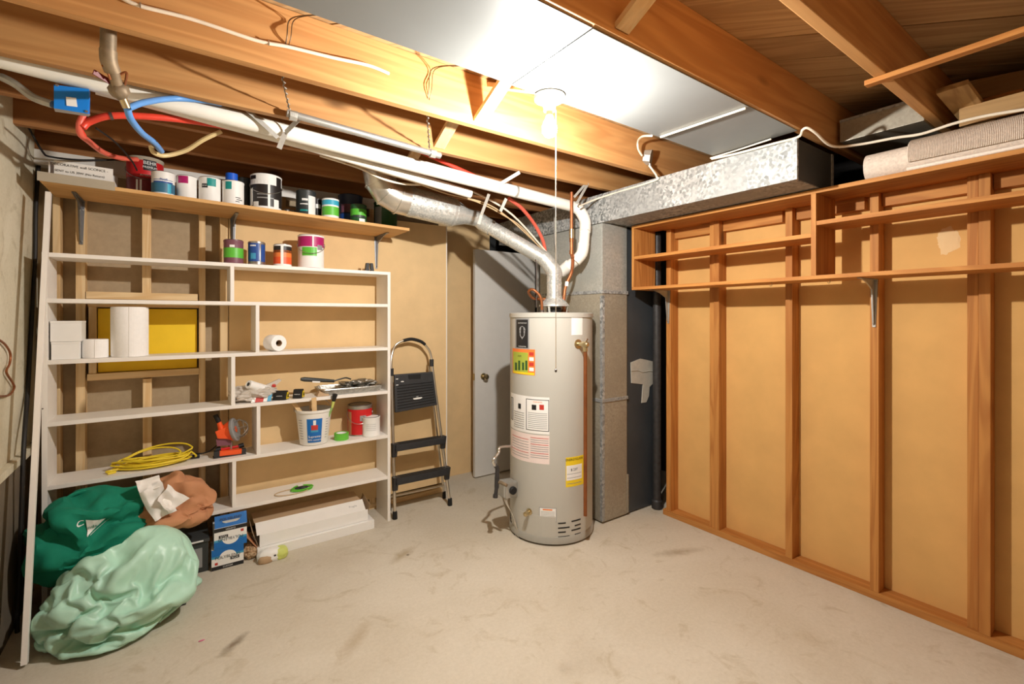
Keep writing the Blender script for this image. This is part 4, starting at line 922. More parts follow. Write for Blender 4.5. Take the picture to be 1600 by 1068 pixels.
br2 = thing('paint_brush', 'green handled brush with black bristles upright in the bucket', 'brush', (bx_ + .06, by_, z5 + .05))
b0_, b1_, b2_ = inb(.03, -.02, .15), P(519, 636, Y=3.23), P(523.5, 616, Y=3.205)
obj('handle', MB().tube([b0_, b0_ + (b1_ - b0_) * .5, b1_], [.006, .008, .007], 10), 'stem', br2)
obj('ferrule', MB().tube([b1_, b1_ + (b2_ - b1_) * .55], [.008, .011], 10), 'lime', br2); obj('bristles', MB().tube([b1_ + (b2_ - b1_) * .5, b2_], [.011, .017], 12), 'black', br2)
for dx, mt, lb in ((.012, 'skyblue', 'blue tube poking out of the bucket'), (.036, 'label_red', 'red tube poking out of the bucket')):
    tag(obj('small_tube', MB().lathe([(.010, 0), (.013, .004), (.013, .085), (.007, .09)], inb(dx, -.015, .45), 14, (.1, .05, 1)), mt), lb, 'tube', 'tubes in the bucket')
# green tape, red can, white can
p = P(533.5, 680, Y=3.30); gt = thing('tape_roll', 'flat roll of bright green masking tape beside the bucket', 'tape', (p.x, 3.30, z5)); r = 11.5 * dep((p.x, 3.30, 0)) / FPX * oblique(533)
obj('tape', MB().lathe([(r * .72, 0), (r, 0), (r, .045), (r * .72, .045), (r * .72, 0)], (p.x, 3.30, z5), 36, caps=False), 'tape_green', gt); obj('core', MB().lathe([(r * .68, .001), (r * .72, .001), (r * .72, .044), (r * .68, .044), (r * .68, .001)], (p.x, 3.30, z5), 30, caps=False), 'white', gt)
G3 = 'paint cans beside the bucket'
can(543, 582, 631, z5, 3.385, 'tin', [(.04, .88, 'orange'), (.04, .88, 'red')][1:], 'large red paint can with a wire bail at the shelving end', lid='tin_dark', bail=True, group=G3, patches=[(.0, .5, .5, .68, 'label_grey'), (-1.2, -.75, .04, .8, 'kraft')])
can(566, 594, 650, z5, 3.29, 'white', [], 'small plain white paint can before the large red one', lid='tin_dark', group=G3, patches=[(-.6, .6, .35 + .1 * k, .36 + .1 * k, 'label_grey') for k in range(4)])

# orange clamp work light
ol = thing('work_light', 'orange clamp work light with wire cage and black cord', 'work light', (P(357, 705, Y=3.32).x, 3.32, z5))
def q(px, py, y=3.32): return P(px, py, Y=y)
zq = z5
obj('base_bar', MB().bar(q(341, 708, 3.30), q(379, 704, 3.30), .035, .028, (0, 0, 1), .004), 'orange_tool', ol)
for a, b_ in (((334, 709), (343, 708)), ((377, 704.5), (384, 704))): obj('base_grip', MB().bar(q(*a, 3.30), q(*b_, 3.30), .04, .032, (0, 0, 1), .004), 'black_plastic', ol)
obj('foot', MB().box(q(333, 709, 3.30).x, q(384, 705, 3.30).x, 3.28, 3.33, z5, z5 + .006, .001), 'charcoal', ol)
obj('clamp_bar', MB().tube([q(337, 703), q(345, 701)], .016, 12), 'black', ol); obj('clamp_screw', MB().tube([q(344, 702), q(377, 696)], .008, 10), 'red', ol); obj('clamp_knob', MB().tube([q(373, 697), q(381, 694.5)], .014, 12), 'black', ol)
obj('swivel', MB().tube([q(361, 703), q(361, 690)], .009, 10), 'tin', ol)
obj('bracket_body', MB().hexa([q(339, 697, 3.30), q(362, 695, 3.30), q(362, 695, 3.35), q(339, 697, 3.35), q(337, 685, 3.30), q(361, 684, 3.30), q(361, 684, 3.35), q(337, 685, 3.35)], .003), 'purple', ol)
obj('housing', MB().hexa([q(340, 685, 3.285), q(366, 686, 3.285), q(366, 686, 3.36), q(340, 685, 3.36), q(336, 674, 3.285), q(361, 664, 3.285), q(361, 664, 3.36), q(336, 674, 3.36)], .006), 'orange_tool', ol)
obj('handle_neck', MB().tube([q(347, 676), q(345, 668), q(341.5, 657)], [.020, .016, .011], 12), 'orange_tool', ol); obj('handle_grip', MB().tube([q(342, 659), q(336.5, 648)], [.013, .014], 12), 'black', ol)
fc = q(365.5, 671); fdir = Vector((.82, -.30, .22)).normalized()
obj('reflector', MB().lathe([(.045, -.05), (.062, -.012), (.066, 0), (.066, .01), (.06, .012)], fc, 28, fdir), 'orange_tool', ol)
obj('rim', MB().lathe([(.067, -.006), (.071, 0), (.071, .01), (.064, .014), (.02, .012)], fc, 28, fdir, caps=False), 'label_grey', ol)
u_ = fdir.orthogonal().normalized(); v_ = fdir.cross(u_)
cg = MB()
for k in range(6):
    a = k * math.pi / 6 * 2; e_ = (u_ * math.cos(a) + v_ * math.sin(a)); cg.tube(smooth([fc + e_ * .06 + fdir * .01, fc + e_ * .052 + fdir * .05, fc + e_ * .02 + fdir * .075, fc + fdir * .077], 4), .0018, 6)
for rr2, hh in ((.055, .04), (.036, .066)): cg.tube([fc + (u_ * math.cos(a) + v_ * math.sin(a)) * rr2 + fdir * hh for a in [2 * math.pi * k / 20 for k in range(20)]], .0018, 6, closed=True)
obj('wire_cage', cg, 'tin', ol)
obj('power_cord', MB().tube(smooth([q(338, 696, 3.34), q(328, 704, 3.36), q(316, 708, 3.37), q(306, 708, 3.34)]), .004, 8), 'cable_black', ol)

# yellow extension cord coil
ex = thing('extension_cord', 'coiled yellow extension cord with black plug on the shelf', 'extension cord', (-.12, 3.34, z5))
cx, cy = P(240, 715, Y=3.335).x, 3.335
random.seed(11); pts = []
for k in range(15 * 26):
    a = 2 * math.pi * k / 26; lp = k // 26; f = .78 + .22 * math.sin(lp * 2.4); lift = .012 + .05 * (lp / 15) ** 1.3
    x = cx + .175 * f * math.cos(a) + .014 * math.sin(lp * 5.1); y = cy + .082 * f * math.sin(a) + .008 * math.cos(lp * 3.3)
    pinch = max(0, -math.cos(a)) ** 2; y = cy + (y - cy) * (1 - .75 * pinch)
    z = z5 + .006 + lift * (.35 + .65 * (.5 + .5 * math.sin(a * 1 + lp * .9))) + (.035 * max(0, math.cos(a - .9)) if lp > 12 else 0)
    pts.append((x, y, z))
obj('coil', MB().tube(smooth(pts, 2), .0048, 6), 'cord_yellow', ex)
obj('end_bundle', MB().tube(smooth([(cx - .15, cy - .02, z5 + .012), (cx - .2, cy - .035, z5 + .01), P(180, 737, Z=z5 + .006), P(168, 740, Z=z5 + .006)]), .006, 8), 'cord_yellow', ex)
pl_ = P(302, 713, Z=z5 + .014); obj('lead', MB().tube(smooth([pts[-1], (cx + .2, cy, z5 + .02), pl_]), .0048, 8), 'cord_yellow', ex)
obj('plug', MB().tube([pl_ - Vector((.012, 0, 0)), pl_ + Vector((.03, .005, 0))], [.010, .014], 10), 'black', ex)

# green reel on lowest shelf
wr_ = thing('trimmer_line', 'green plastic ring with tangled wire on the lowest shelf', 'reel', (P(466, 760, Z=z6).x, 3.32, z6)); rc_ = P(468, 760, Z=z6 + .02)
mb = MB()
for k in range(4): mb.tube([(rc_.x + .012 + (.064 - .005 * (k % 2)) * math.cos(a) + .003 * k, rc_.y + (.045 - .004 * (k % 3)) * math.sin(a), z6 + .0045 + .0028 * k + .002 * math.sin(a * 2 + k)) for a in [2 * math.pi * j / 40 for j in range(40)]], .0042, 6, closed=True)
obj('ring', mb, 'tape_green', wr_)
obj('tag', MB().box(rc_.x - .012, rc_.x + .018, rc_.y - .02, rc_.y + .01, z6 + .03, z6 + .034, .001), 'white', wr_)
mb = MB(); mb.tube([(rc_.x - .05 + .10 * math.cos(a), rc_.y - .02 + .05 * math.sin(a), z6 + .004) for a in [2 * math.pi * j / 30 for j in range(30)]], .003, 6, closed=True); obj('loose_line', mb, 'cable_tan', wr_)
obj('hub', MB().blob((rc_.x + .012, rc_.y, z6 + .010), (.036, .024, .009), 4, .4, 4, 3, zmin=z6), 'charcoal', wr_)

# ================================================================== BAGS AND FLOOR ITEMS
from mathutils.bvhtree import BVHTree
def cloth_sim(start, colliders, frames=34, sub=6, seed=1, noise_amp=.10, bend=.4, stiff=40, pins=None, friction=20, floor_z=0.0, smooth_it=True):
    """let a loose closed skin collapse over solid lumps; returns the settled mesh"""
    tmp = []
    def ell(nm, c, r, sb):
        b = bmesh.new(); bmesh.ops.create_icosphere(b, subdivisions=sb, radius=1)
        for v in b.verts: v.co = Vector((v.co.x * r[0] + c[0], v.co.y * r[1] + c[1], v.co.z * r[2] + c[2]))
        me = bpy.data.meshes.new(nm); b.to_mesh(me); b.free(); o = bpy.data.objects.new(nm, me); COL.objects.link(o); tmp.append(o); return o
    me = bpy.data.meshes.new('f'); cx, cy = start[0][0], start[0][1]
    me.from_pydata([(cx - 2, cy - 2, floor_z), (cx + 2, cy - 2, floor_z), (cx + 2, cy + 2, floor_z), (cx - 2, cy + 2, floor_z)], [], [(0, 1, 2, 3)])
    fl = bpy.data.objects.new('f', me); COL.objects.link(fl); tmp.append(fl)
    for o in [fl] + [ell('c', c, r, 3) for c, r in colliders]:
        o.modifiers.new('c', 'COLLISION'); o.collision.thickness_outer = .008; o.collision.cloth_friction = friction
    cl = ell('cl', start[0], start[1], sub); c0 = Vector(start[0])
    for v in cl.data.vertices:
        d = v.co - c0; v.co += d * noise_amp * (noise.noise(d * 6 + Vector((seed, seed * 2, 0))) + .6 * noise.noise(d * 13 + Vector((seed, 0, seed))))
    m = cl.modifiers.new('cloth', 'CLOTH'); s = m.settings
    s.quality = 5; s.mass = .25; s.tension_stiffness = stiff; s.compression_stiffness = stiff; s.shear_stiffness = stiff * .5; s.bending_stiffness = bend; s.air_damping = 2
    cs = m.collision_settings; cs.collision_quality = 2; cs.distance_min = .006; cs.use_self_collision = True; cs.self_distance_min = .004
    m.point_cache.frame_start = 1; m.point_cache.frame_end = frames
    for f in range(1, frames + 1): scene.frame_set(f)
    dg = bpy.context.evaluated_depsgraph_get(); out = bpy.data.meshes.new_from_object(cl.evaluated_get(dg))
    for o in tmp: bpy.data.objects.remove(o)
    scene.frame_set(1)
    b = bmesh.new(); b.from_mesh(out); bpy.data.meshes.remove(out)
    if smooth_it: bmesh.ops.smooth_vert(b, verts=b.verts[:], factor=.4, use_axis_x=True, use_axis_y=True, use_axis_z=True)
    for f in b.faces: f.smooth = True
    mb = MB(); mb.bm.free(); mb.bm = b; return mb
tarp = obj('tarp_bundle', cloth_sim(((-.215, 2.90, .34), (.315, .315, .35)), [((-.095, 2.94, .205), (.155, .15, .19)), ((-.32, 2.91, .16), (.115, .135, .14)), ((-.2, 2.81, .09), (.15, .11, .08))], frames=36, sub=6, noise_amp=.12, bend=.3), 'tarp')
tag(tarp, 'big crumpled pale green plastic tarp heaped on the floor', 'tarp')
tk = thing('storage_tray', 'black plastic tray corner sticking out from under the pale tarp', 'tray', (-.1, 3.0, 0))
qx = P(287, 968, Z=0)
obj('base', MB().box(-.36, qx.x + .012, 2.95, 3.2, .0, .012, .003), 'black_plastic', tk)
obj('rim', MB().box(qx.x - .008, qx.x + .012, 2.90, 3.2, .0, .06, .004), 'black_plastic', tk)
obj('front_wall', MB().box(-.2, qx.x + .012, 2.885, 2.90, .0, .055, .004), 'black_plastic', tk)

gbg = thing('shopping_bag', 'dark green fabric bag with a white logo slumped under the shelving', 'bag', (-.33, 3.16, z6))
gc = Vector((-.335, 3.13, z6 + .085))
gm = cloth_sim(((-.335, 3.12, z6 + .12), (.25, .23, .27)), [((-.30, 3.15, z6 + .07), (.15, .14, .18)), ((-.42, 3.06, z6 + .0), (.10, .11, .13))], frames=30, sub=5, floor_z=z6 - .13, noise_amp=.26, seed=4, bend=.6)
gtree = BVHTree.FromBMesh(gm.bm)
gbody = obj('body', gm, 'bag_green', gbg)
hp = smooth([gc + Vector((-.12, -.05, .12)), gc + Vector((-.08, -.0, .17)), gc + Vector((.0, .03, .17)), gc + Vector((.06, .02, .13))])
obj('handle', MB().tube(hp, .009, 6), 'bag_green', gbg)
lcx_, lcz_ = P(138, 822, Y=2.97).x, P(138, 822, Y=2.97).z
def onbag(u, v, off=.004):
    h_ = gtree.ray_cast(Vector((lcx_ + u, 2.5, lcz_ + v)), Vector((0, 1, 0)))
    y_ = h_[0].y if h_[0] is not None else 2.97
    return Vector((lcx_ + u, y_ - off, lcz_ + v))
def bagpatch(poly_, name, mat, off):
    mb = MB(); n = 10; (ax, az), (bx2, bz), (cx2, cz), (dx2, dz) = poly_
    g = [[onbag((ax * (1 - u) + bx2 * u) * (1 - v) + (dx2 * (1 - u) + cx2 * u) * v, (az * (1 - u) + bz * u) * (1 - v) + (dz * (1 - u) + cz * u) * v, off) for u in [i / n for i in range(n + 1)]] for v in [j / n for j in range(n + 1)]]
    for j in range(n):
        for i in range(n): mb.poly((g[j][i], g[j][i + 1], g[j + 1][i + 1], g[j + 1][i]))
    return obj(name, mb, mat, gbg)
def bagtext(t_, size, u, v, mat, off):
    o = text(t_, size, (0, 0, 0), (1, 0, 0), (0, 0, 1), mat, gbg); base = rootloc(gbg)
    for vv in o.data.vertices: q_ = vv.co + base; vv.co = onbag(q_.x + u, q_.z + v, off) - base
bagpatch([(-.006, .042), (.062, .022), (.004, -.034), (.0, -.034)], 'logo', 'white', .004); bagpatch([(.008, -.040), (.074, .012), (.077, .015), (.010, -.036)], 'logo_line', 'white', .004)
bagtext('C', .036, -.024, .030, 'white', .004); bagtext('nds', .024, .016, .0, 'bag_green', .0065)
pbg = thing('paper_bag', 'crumpled brown paper bag with white paper sticking out', 'bag', (.0, 3.17, z6))
pm = cloth_sim(((.0, 3.175, z6 + .17), (.19, .155, .17)), [((-.03, 3.2, z6 + .11), (.11, .10, .12)), ((.08, 3.10, z6 + .05), (.10, .08, .045))], frames=30, sub=5, floor_z=z6, noise_amp=.32, seed=7, bend=6, stiff=60)
pc = Vector((-.015, 3.19, z6 + .13)); obj('bag', pm, 'kraft', pbg)
def sheet(pts, mat, name, parent, n=12, amp=.01, seed=0):
    mb = MB(); a, b_, c_, d_ = map(Vector, pts); V = []; nn = (b_ - a).cross(d_ - a).normalized()
    for i in range(n + 1):
        row = []
        for j in range(n + 1):
            u, v = i / n, j / n; p_ = a * (1 - u) * (1 - v) + b_ * u * (1 - v) + c_ * u * v + d_ * (1 - u) * v
            row.append(p_ + nn * amp * (noise.noise(Vector((u * 2.6 + seed, v * 2.6, seed * 1.7))) * 2))
        V.append(row)
    top = [[mb.bm.verts.new(p_) for p_ in r] for r in V]; bot = [[mb.bm.verts.new(p_ - nn * .0012) for p_ in r] for r in V]
    for i in range(n):
        for j in range(n):
            f = mb.bm.faces.new((top[i][j], top[i + 1][j], top[i + 1][j + 1], top[i][j + 1])); f.smooth = True
            f = mb.bm.faces.new((bot[i][j + 1], bot[i + 1][j + 1], bot[i + 1][j], bot[i][j])); f.smooth = True
    return obj(name, mb, mat, parent)
sheet([P(216, 770, Y=3.0), P(241, 814, Y=2.985), P(276, 797, Y=2.99), P(252, 752, Y=3.03)], 'paper_white', 'white_paper', pbg, 12, .02, 1)
sheet([P(243, 783, Y=2.985), P(262, 802, Y=2.98), P(296, 778, Y=2.99), P(262, 756, Y=3.03)], 'paper_white', 'white_paper', pbg, 12, .02, 5)
sheet([P(210, 752, Y=3.02), P(220, 774, Y=3.0), P(254, 758, Y=3.03), P(248, 742, Y=3.06)], 'paper_white', 'white_paper', pbg, 10, .015, 8)

# grout boxes on the floor
gx0, gx1, gy = .168, .328, 3.175
def grout_box(z0, z1, label, flip, x0, x1, y0):
    b = thing('grout_box', label, 'box', ((x0 + x1) / 2, y0 + .06, z0), 'blue and white grout boxes')
    h = z1 - z0
    obj('carton', MB().box(x0, x1, y0, y0 + .13, z0, z1, .001), 'white', b)
    up = (0, 0, -1) if flip else (0, 0, 1); rt = (-1, 0, 0) if flip else (1, 0, 0); sg = -1 if flip else 1
    zt, zl = (z0, z1) if flip else (z1, z0)
    def rect(n, u0, u1, v0, v1, mt, d, par=b):
        xm = (x0 + x1) / 2; za = zl + sg * v0 * h; zb_ = zl + sg * v1 * h; xa_, xb_ = xm + sg * u0 * (x1 - x0), xm + sg * u1 * (x1 - x0)
        return obj(n, MB().box(min(xa_, xb_), max(xa_, xb_), y0 - d, y0 + .0005, min(za, zb_), max(za, zb_)), mt, par)
    rect('blue_band', -.5, .5, .66, 1, 'blue_print', .0006); rect('fade_band', -.5, .5, .56, .66, 'skyblue', .0006); rect('black_band', -.5, .5, 0, .18, 'label_black', .0006)
    xm = (x0 + x1) / 2; zc = zl + sg * .56 * h
    mb = MB(); mb.poly([(xm + .042 * math.cos(a), y0 - .0012, zc + sg * (.30 * h) * math.sin(a)) for a in [math.pi * k / 16 for k in range(17)]]); obj('arc', mb, 'white', b)
    text('POLYBLEND', .023, (xm, y0 - .0014, zl + sg * .565 * h), rt, up, 'charcoal', b); o = rect('plus_badge', .08, .36, .36, .49, 'label_black', .0012); text('PLUS', .015, (xm + sg * .22 * (x1 - x0), y0 - .0014, zl + sg * .425 * h), rt, up, 'white', o)
    text('CUSTOM', .012, (xm, y0 - .0008, zl + sg * .09 * h), rt, up, 'white', b); rect('mark', -.4, -.31, .24, .36, 'label_red', .0008)
    return b
grout_box(0.0005, .118, 'lower blue and white grout box on the floor, right way up', False, gx0, gx1, gy)
mid_box = grout_box(.1185, .236, 'middle blue and white grout box printed upside down in the stack', True, gx0 + .012, gx1 + .016, gy - .002)
fx0, fx1 = gx0 + .016, gx1 + .018
lid = obj('raised_flap', MB().hexa([(fx0, gy + .004, .2365), (fx1, gy + .004, .2365), (fx1, gy + .008, .2365), (fx0, gy + .008, .2365), (fx0, gy + .03, .296), (fx1, gy + .03, .296), (fx1, gy + .034, .296), (fx0, gy + .034, .296)]), 'blue_print', mid_box)
obj('flap_arc', MB().poly([((fx0 + fx1) / 2 + .045 * math.cos(a), gy + .0025 + .019 * math.sin(a) * .6, .2385 + .022 * (1 - math.sin(a)) + .012) for a in [math.pi * k / 12 for k in range(13)]]), 'white', lid)
text('POLYBLEND', .02, ((fx0 + fx1) / 2, gy + .018, .277), (1, 0, 0), (0, .42, 1), 'charcoal', lid, depth=.003)
gb = thing('storage_bin', 'grey bin with a pale label between the tarp and the grout boxes', 'bin', (.07, 3.25, 0))
obj('body', MB().box(-.06, .155, 3.20, 3.44, .0005, .17, .006), 'charcoal', gb); obj('lid', MB().box(-.07, .16, 3.19, 3.45, .171, .19, .004), 'dark_duct', gb); obj('label', MB().box(.0, .125, 3.197, 3.2005, .03, .14, .0005), 'label_grey', gb); obj('handle_strip', MB().box(-.02, .13, 3.186, 3.192, .178, .186, .001), 'white', gb)

# long carton lying on a flat box
fb = thing('flat_box', 'long flat white box on the floor under the long carton', 'box', (.75, 3.3, 0))
obj('body', MB().box(.40, 1.11, 3.175, 3.40, .0005, .058, .002), 'white', fb); obj('end_flap', MB().box(1.1105, 1.113, 3.18, 3.39, .004, .056, .0005), 'paper_white', fb)
lcx = thing('long_carton', 'long white and brown carton lying across the flat box', 'box', (.73, 3.3, .059))
obj('front_panel', MB().prism([(3.20, .060), (3.203, .060), (3.203, .132), (3.20, .132)], .415, 1.075, 'X'), 'white', lcx)
obj('bevel_panel', MB().prism([(3.20, .132), (3.203, .131), (3.275, .180), (3.273, .183)], .400, 1.060, 'X'), 'paper_white', lcx)
obj('shaded_top_panel', MB().prism([(3.273, .183), (3.275, .180), (3.42, .192), (3.42, .195)], .395, 1.045, 'X'), 'cardboard', lcx)  # darker brown puts the shadow of the shelf above into the colour
obj('core', MB().prism([(3.2035, .060), (3.2035, .1305), (3.275, .1795), (3.41, .19), (3.41, .060)], .43, 1.04, 'X'), 'cardboard_grey', lcx)
for x, s in ((.41, -1), (1.07, 1)):
    obj('end_flap', MB().hexa([(x, 3.22, .062), (x, 3.40, .062), (x + s * .002, 3.40, .062), (x + s * .002, 3.22, .062), (x + s * .03, 3.23, .15), (x + s * .03, 3.39, .18), (x + s * .032, 3.39, .18), (x + s * .032, 3.23, .15)]), 'cardboard', lcx)
obj('end_flap', MB().hexa([(.40, 3.20, .06), (.40, 3.30, .06), (.403, 3.30, .06), (.403, 3.20, .06), (.345, 3.215, .135), (.345, 3.31, .15), (.348, 3.31, .15), (.348, 3.215, .135)]), 'kraft', lcx)
text('Fragile', .02, (.985, 3.24, .158), (1, 0, 0), (0, .83, .56), 'label_grey', lcx, depth=.002)
pg = thing('paper_wad', 'crumpled brown packing paper at the carton end', 'paper', (.37, 3.2, 0)); obj('wad', MB().blob((.372, 3.235, .035), (.035, .05, .034), 21, .35, 3, 4, zmin=.001), 'cardboard', pg)

# knee pad / slipper
kp0, kp1 = P(408, 870, Z=0), P(447, 862, Z=0)
sl = thing('work_glove', 'small white and lime padded work glove on the floor by the carton', 'glove', (.47, 3.132, 0)); kc = Vector((.47, 3.132, 0))
obj('shell', MB().blob((kc.x + .0, kc.y, .026), (.078, .042, .042), 31, .08, 2.2, 4, 2.4, zmin=.001), 'white', sl)
obj('toe', MB().blob((kc.x + .045, kc.y - .005, .028), (.042, .04, .037), 33, .08, 2.2, 4, 2.4, zmin=.001), 'lime', sl)
obj('opening', MB().blob((kc.x - .035, kc.y - .026, .018), (.04, .022, .026), 35, .1, 2.2, 3, 2.4, zmin=.0005), 'cardboard', sl)
for dx, dz in ((-.005, .058), (.012, .035)): obj('patch', MB().blob((kc.x + dx, kc.y - .036 + (.02 if dz > .05 else 0), dz), (.010, .008, .007), 37, .2, 2, 2), 'black', sl)
tag(obj('red_scrap', MB().blob(P(315, 1000, Z=.002), (.012, .004, .0015), 3, .2, 2, 2), 'pink'), 'tiny pink scrap lying on the concrete floor', 'scrap')

# leaning white board at left
lb0 = P(36, 1042, Z=.0); lt = P(76, 306, X=UX0 - .012)
lbd = thing('leaning_board', 'long white strip of wood leaning at the left of the shelving', 'board', (lb0.x, lb0.y, 0))
top = Vector((-.506, 3.205, 2.06)); bot = Vector((-.508, 2.762, .012))
obj('strip', MB().bar(bot, top, .030, .020, (1, 0, 0), .0015), 'white_paint', lbd)
obj('nail', MB().lathe([(.003, 0), (.003, .004)], (bot + top) / 2 + Vector((.02, -.02, 0)), 8, (0, -1, 0)), 'tin_dark', lbd)

# ================================================================== STEP LADDER
sl_ = thing('step_ladder', 'folding step ladder with black plastic steps leaning on the tan wall', 'ladder', (1.5, 3.3, 0))
FL, FR = P(617, 806, Z=.02), P(703, 785, Z=.02)
TL, TR = P(611.5, 580, Y=3.375), P(672.5, 552, Y=3.395)
def onrail(a, b_, z): t = (z - a.z) / (b_.z - a.z); return a + (b_ - a) * t
zr = TR.z; TL = onrail(FL, Vector((TL.x, 3.375, TL.z)), zr - .04); TRr = TR
ar = [FL, onrail(FL, TL, .5), TL, TL + Vector((.0, .004, .05)), P(616, 543, Y=3.40), P(628, 533, Y=3.40), P(642, 530, Y=3.40), P(657, 533, Y=3.40), P(666, 541, Y=3.40), TRr, onrail(FR, TRr, .5), FR]
obj('front_rail', MB().tube([FL, onrail(FL, TL, zr - .10)], .0115, 12), 'alu', sl_); obj('front_rail', MB().tube([FR, onrail(FR, TRr, zr - .06)], .0115, 12), 'alu', sl_)
obj('handle_arch', MB().tube(smooth([onrail(FL, TL, zr - .14), TL, P(613.5, 549, Y=3.40), P(619, 538, Y=3.40), P(630, 532, Y=3.40), P(643, 530, Y=3.40), P(657, 533.5, Y=3.40), P(666, 541, Y=3.40), TRr, onrail(FR, TRr, zr - .10)], 6), .0095, 12), 'alu', sl_)
obj('handle_grip', MB().tube(smooth([P(630, 532, Y=3.40), P(643, 529.5, Y=3.40), P(657, 533, Y=3.40), P(664, 538, Y=3.40)]), .0125, 12), 'rubber', sl_)
for a in (onrail(FL, TL, zr - .12), onrail(FR, TRr, zr - .07)): obj('clamp', MB().tube([a - Vector((0, 0, .03)), a + Vector((0, 0, .025))], .017, 10), 'black_plastic', sl_)
RL, RR = Vector((FL.x + .02, 3.40, .02)), P(694, 774, Z=.02)
RR.y = min(RR.y, 3.42)
for a, b_ in ((RL, TL), (RR, TRr)): obj('rear_leg', MB().tube([a, a + (Vector((b_.x, 3.42, b_.z - .1)) - a)], .009, 10), 'alu', sl_)
obj('rear_bar', MB().tube([RL + Vector((0, 0, .085)), RR + Vector((0, 0, .085))], .008, 10), 'alu', sl_)
for a, r in ((FL, .016), (FR, .016), (RL, .013), (RR, .013)): obj('foot', MB().lathe([(r + .002, -.019), (r + .002, -.01), (r, .03), (r * .9, .035)], a, 14), 'rubber', sl_)
def step(pl, pr, depth, h, name='step'):
    z = pl; a, b_ = onrail(FL, TL, z), onrail(FR, TRr, z); o = Vector((0, -.018, 0))
    st = obj(name, MB().bar(a + o, b_ + o, depth, h, (0, 0, 1), .008), 'black_plastic', sl_)
    for e, s in ((a, 1), (b_, -1)): obj('step_gusset', MB().hexa([e + o + Vector((-.018, -.012, -.07)), e + o + Vector((.018, -.012, -.07)), e + o + Vector((.018, .014, -.07)), e + o + Vector((-.018, .014, -.07)), e + o + Vector((-.02 - .0 * s, -.03, .03)), e + o + Vector((.02, -.03, .03)), e + o + Vector((.02, .018, .03)), e + o + Vector((-.02, .018, .03))], .006), 'black_plastic', st)
    for k in range(4): obj('tread_rib', MB().bar(a + o + Vector((.03, -depth * .38 + k * depth * .25, h * .5)), b_ + o + Vector((-.03, -depth * .38 + k * depth * .25, h * .5)), .004, .003), 'rubber', st)
z_a = P(617, 748, Y=3.29).z; z_b = P(616, 697, Y=3.31).z
step(z_a, z_a, .075, .05); step(z_b, z_b, .075, .05)
# folded top platform
zt0, zt1 = P(618, 645, Y=3.30).z, P(618, 585, Y=3.34).z
pa, pb_, pc_, pd = onrail(FL, TL, zt0), onrail(FR, TRr, zt0 + .02), onrail(FR, TRr, zt1), onrail(FL, TL, zt1)
o = Vector((0, -.03, 0)); nrm = Vector((0, -.026, 0)); ins = Vector((.012, 0, 0))
pl_t = obj('platform', MB().hexa([pa + o + ins, pb_ + o - ins, pb_ + o - ins - nrm, pa + o + ins - nrm, pd + o + ins, pc_ + o - ins, pc_ + o - ins - nrm, pd + o + ins - nrm], .008), 'black_plastic', sl_)
for k in range(9):
    f = .10 + k * .075; a, b_ = (pa + (pd - pa) * f) + o + ins * 2.5, (pb_ + (pc_ - pb_) * f) + o - ins * 2.5
    obj('platform_rib', MB().bar(a - Vector((0, .001, 0)), b_ - Vector((0, .001, 0)), .004, .007, (0, 0, 1)), 'rubber', pl_t)
cc_ = (pd + pc_) / 2 + o; obj('platform_latch', MB().box(cc_.x - .05, cc_.x + .05, cc_.y - .006, cc_.y + .004, cc_.z - .07, cc_.z - .008, .003), 'rubber', pl_t)
for u, f, s in ((.5, .30, .035), (.18, .80, .012), (.06, .72, .01), (.06, .88, .01)):
    a = pa + (pd - pa) * f; b_ = pb_ + (pc_ - pb_) * f; c = a + (b_ - a) * u + o + Vector((.01, -.0005, 0)); obj('paint_splash', MB().blob(c, (s, .0015, s * .3), 41, .3, 2, 3), 'white', pl_t)

# ================================================================== CEILING PIPES AND CABLES
pv = thing('pvc_pipe', 'long white plastic drain pipe running under the joists to the duct', 'pipe', (1, 2.45, 2.25))
a, b_ = P(-30, 82, Y=2.425), P(897, 323, Y=2.455)
obj('pipe', MB().tube([a, b_], .037, 24), 'pvc', pv)
el1 = [b_, P(906, 329, Y=2.43), P(914, 345, Y=2.40), P(914, 362, Y=2.38)]
obj('upper_elbow', MB().tube(smooth(el1, 5), .040, 24), 'pvc', pv)
obj('drop', MB().tube([P(914, 358, Y=2.385), P(912, 385, Y=2.39)], .037, 24), 'pvc', pv)
obj('lower_elbow', MB().tube(smooth([P(912, 380, Y=2.39), P(909, 396, Y=2.40), P(899, 408, Y=2.43)], 5), .040, 24), 'pvc', pv)
obj('slant', MB().tube([P(902, 405, Y=2.43), P(868, 432, Y=2.62)], .037, 24), 'pvc', pv)
obj('coupling', MB().tube([P(890, 414, Y=2.49), P(878, 424, Y=2.56)], .043, 24), 'pvc', pv)
d_ = (b_ - a)
for f in (.815,): obj('strap_band', MB().tube([a + d_ * f, a + d_ * (f + .006)], .0385, 24), 'silver_tape', pv)
pv2 = tag(obj('pvc_pipe', MB().tube([P(150, 137, Y=2.50), P(470, 224, Y=2.53), P(735, 303, Y=2.56)], .026, 20), 'pvc'), 'thinner white plastic pipe just below the long drain pipe', 'pipe')
tag(obj('conduit', MB().tube([P(448, 176, Y=2.268), P(688, 243, Y=2.268)], .016, 16), 'conduit'), 'short grey metal conduit hung by wire below the joist', 'conduit')
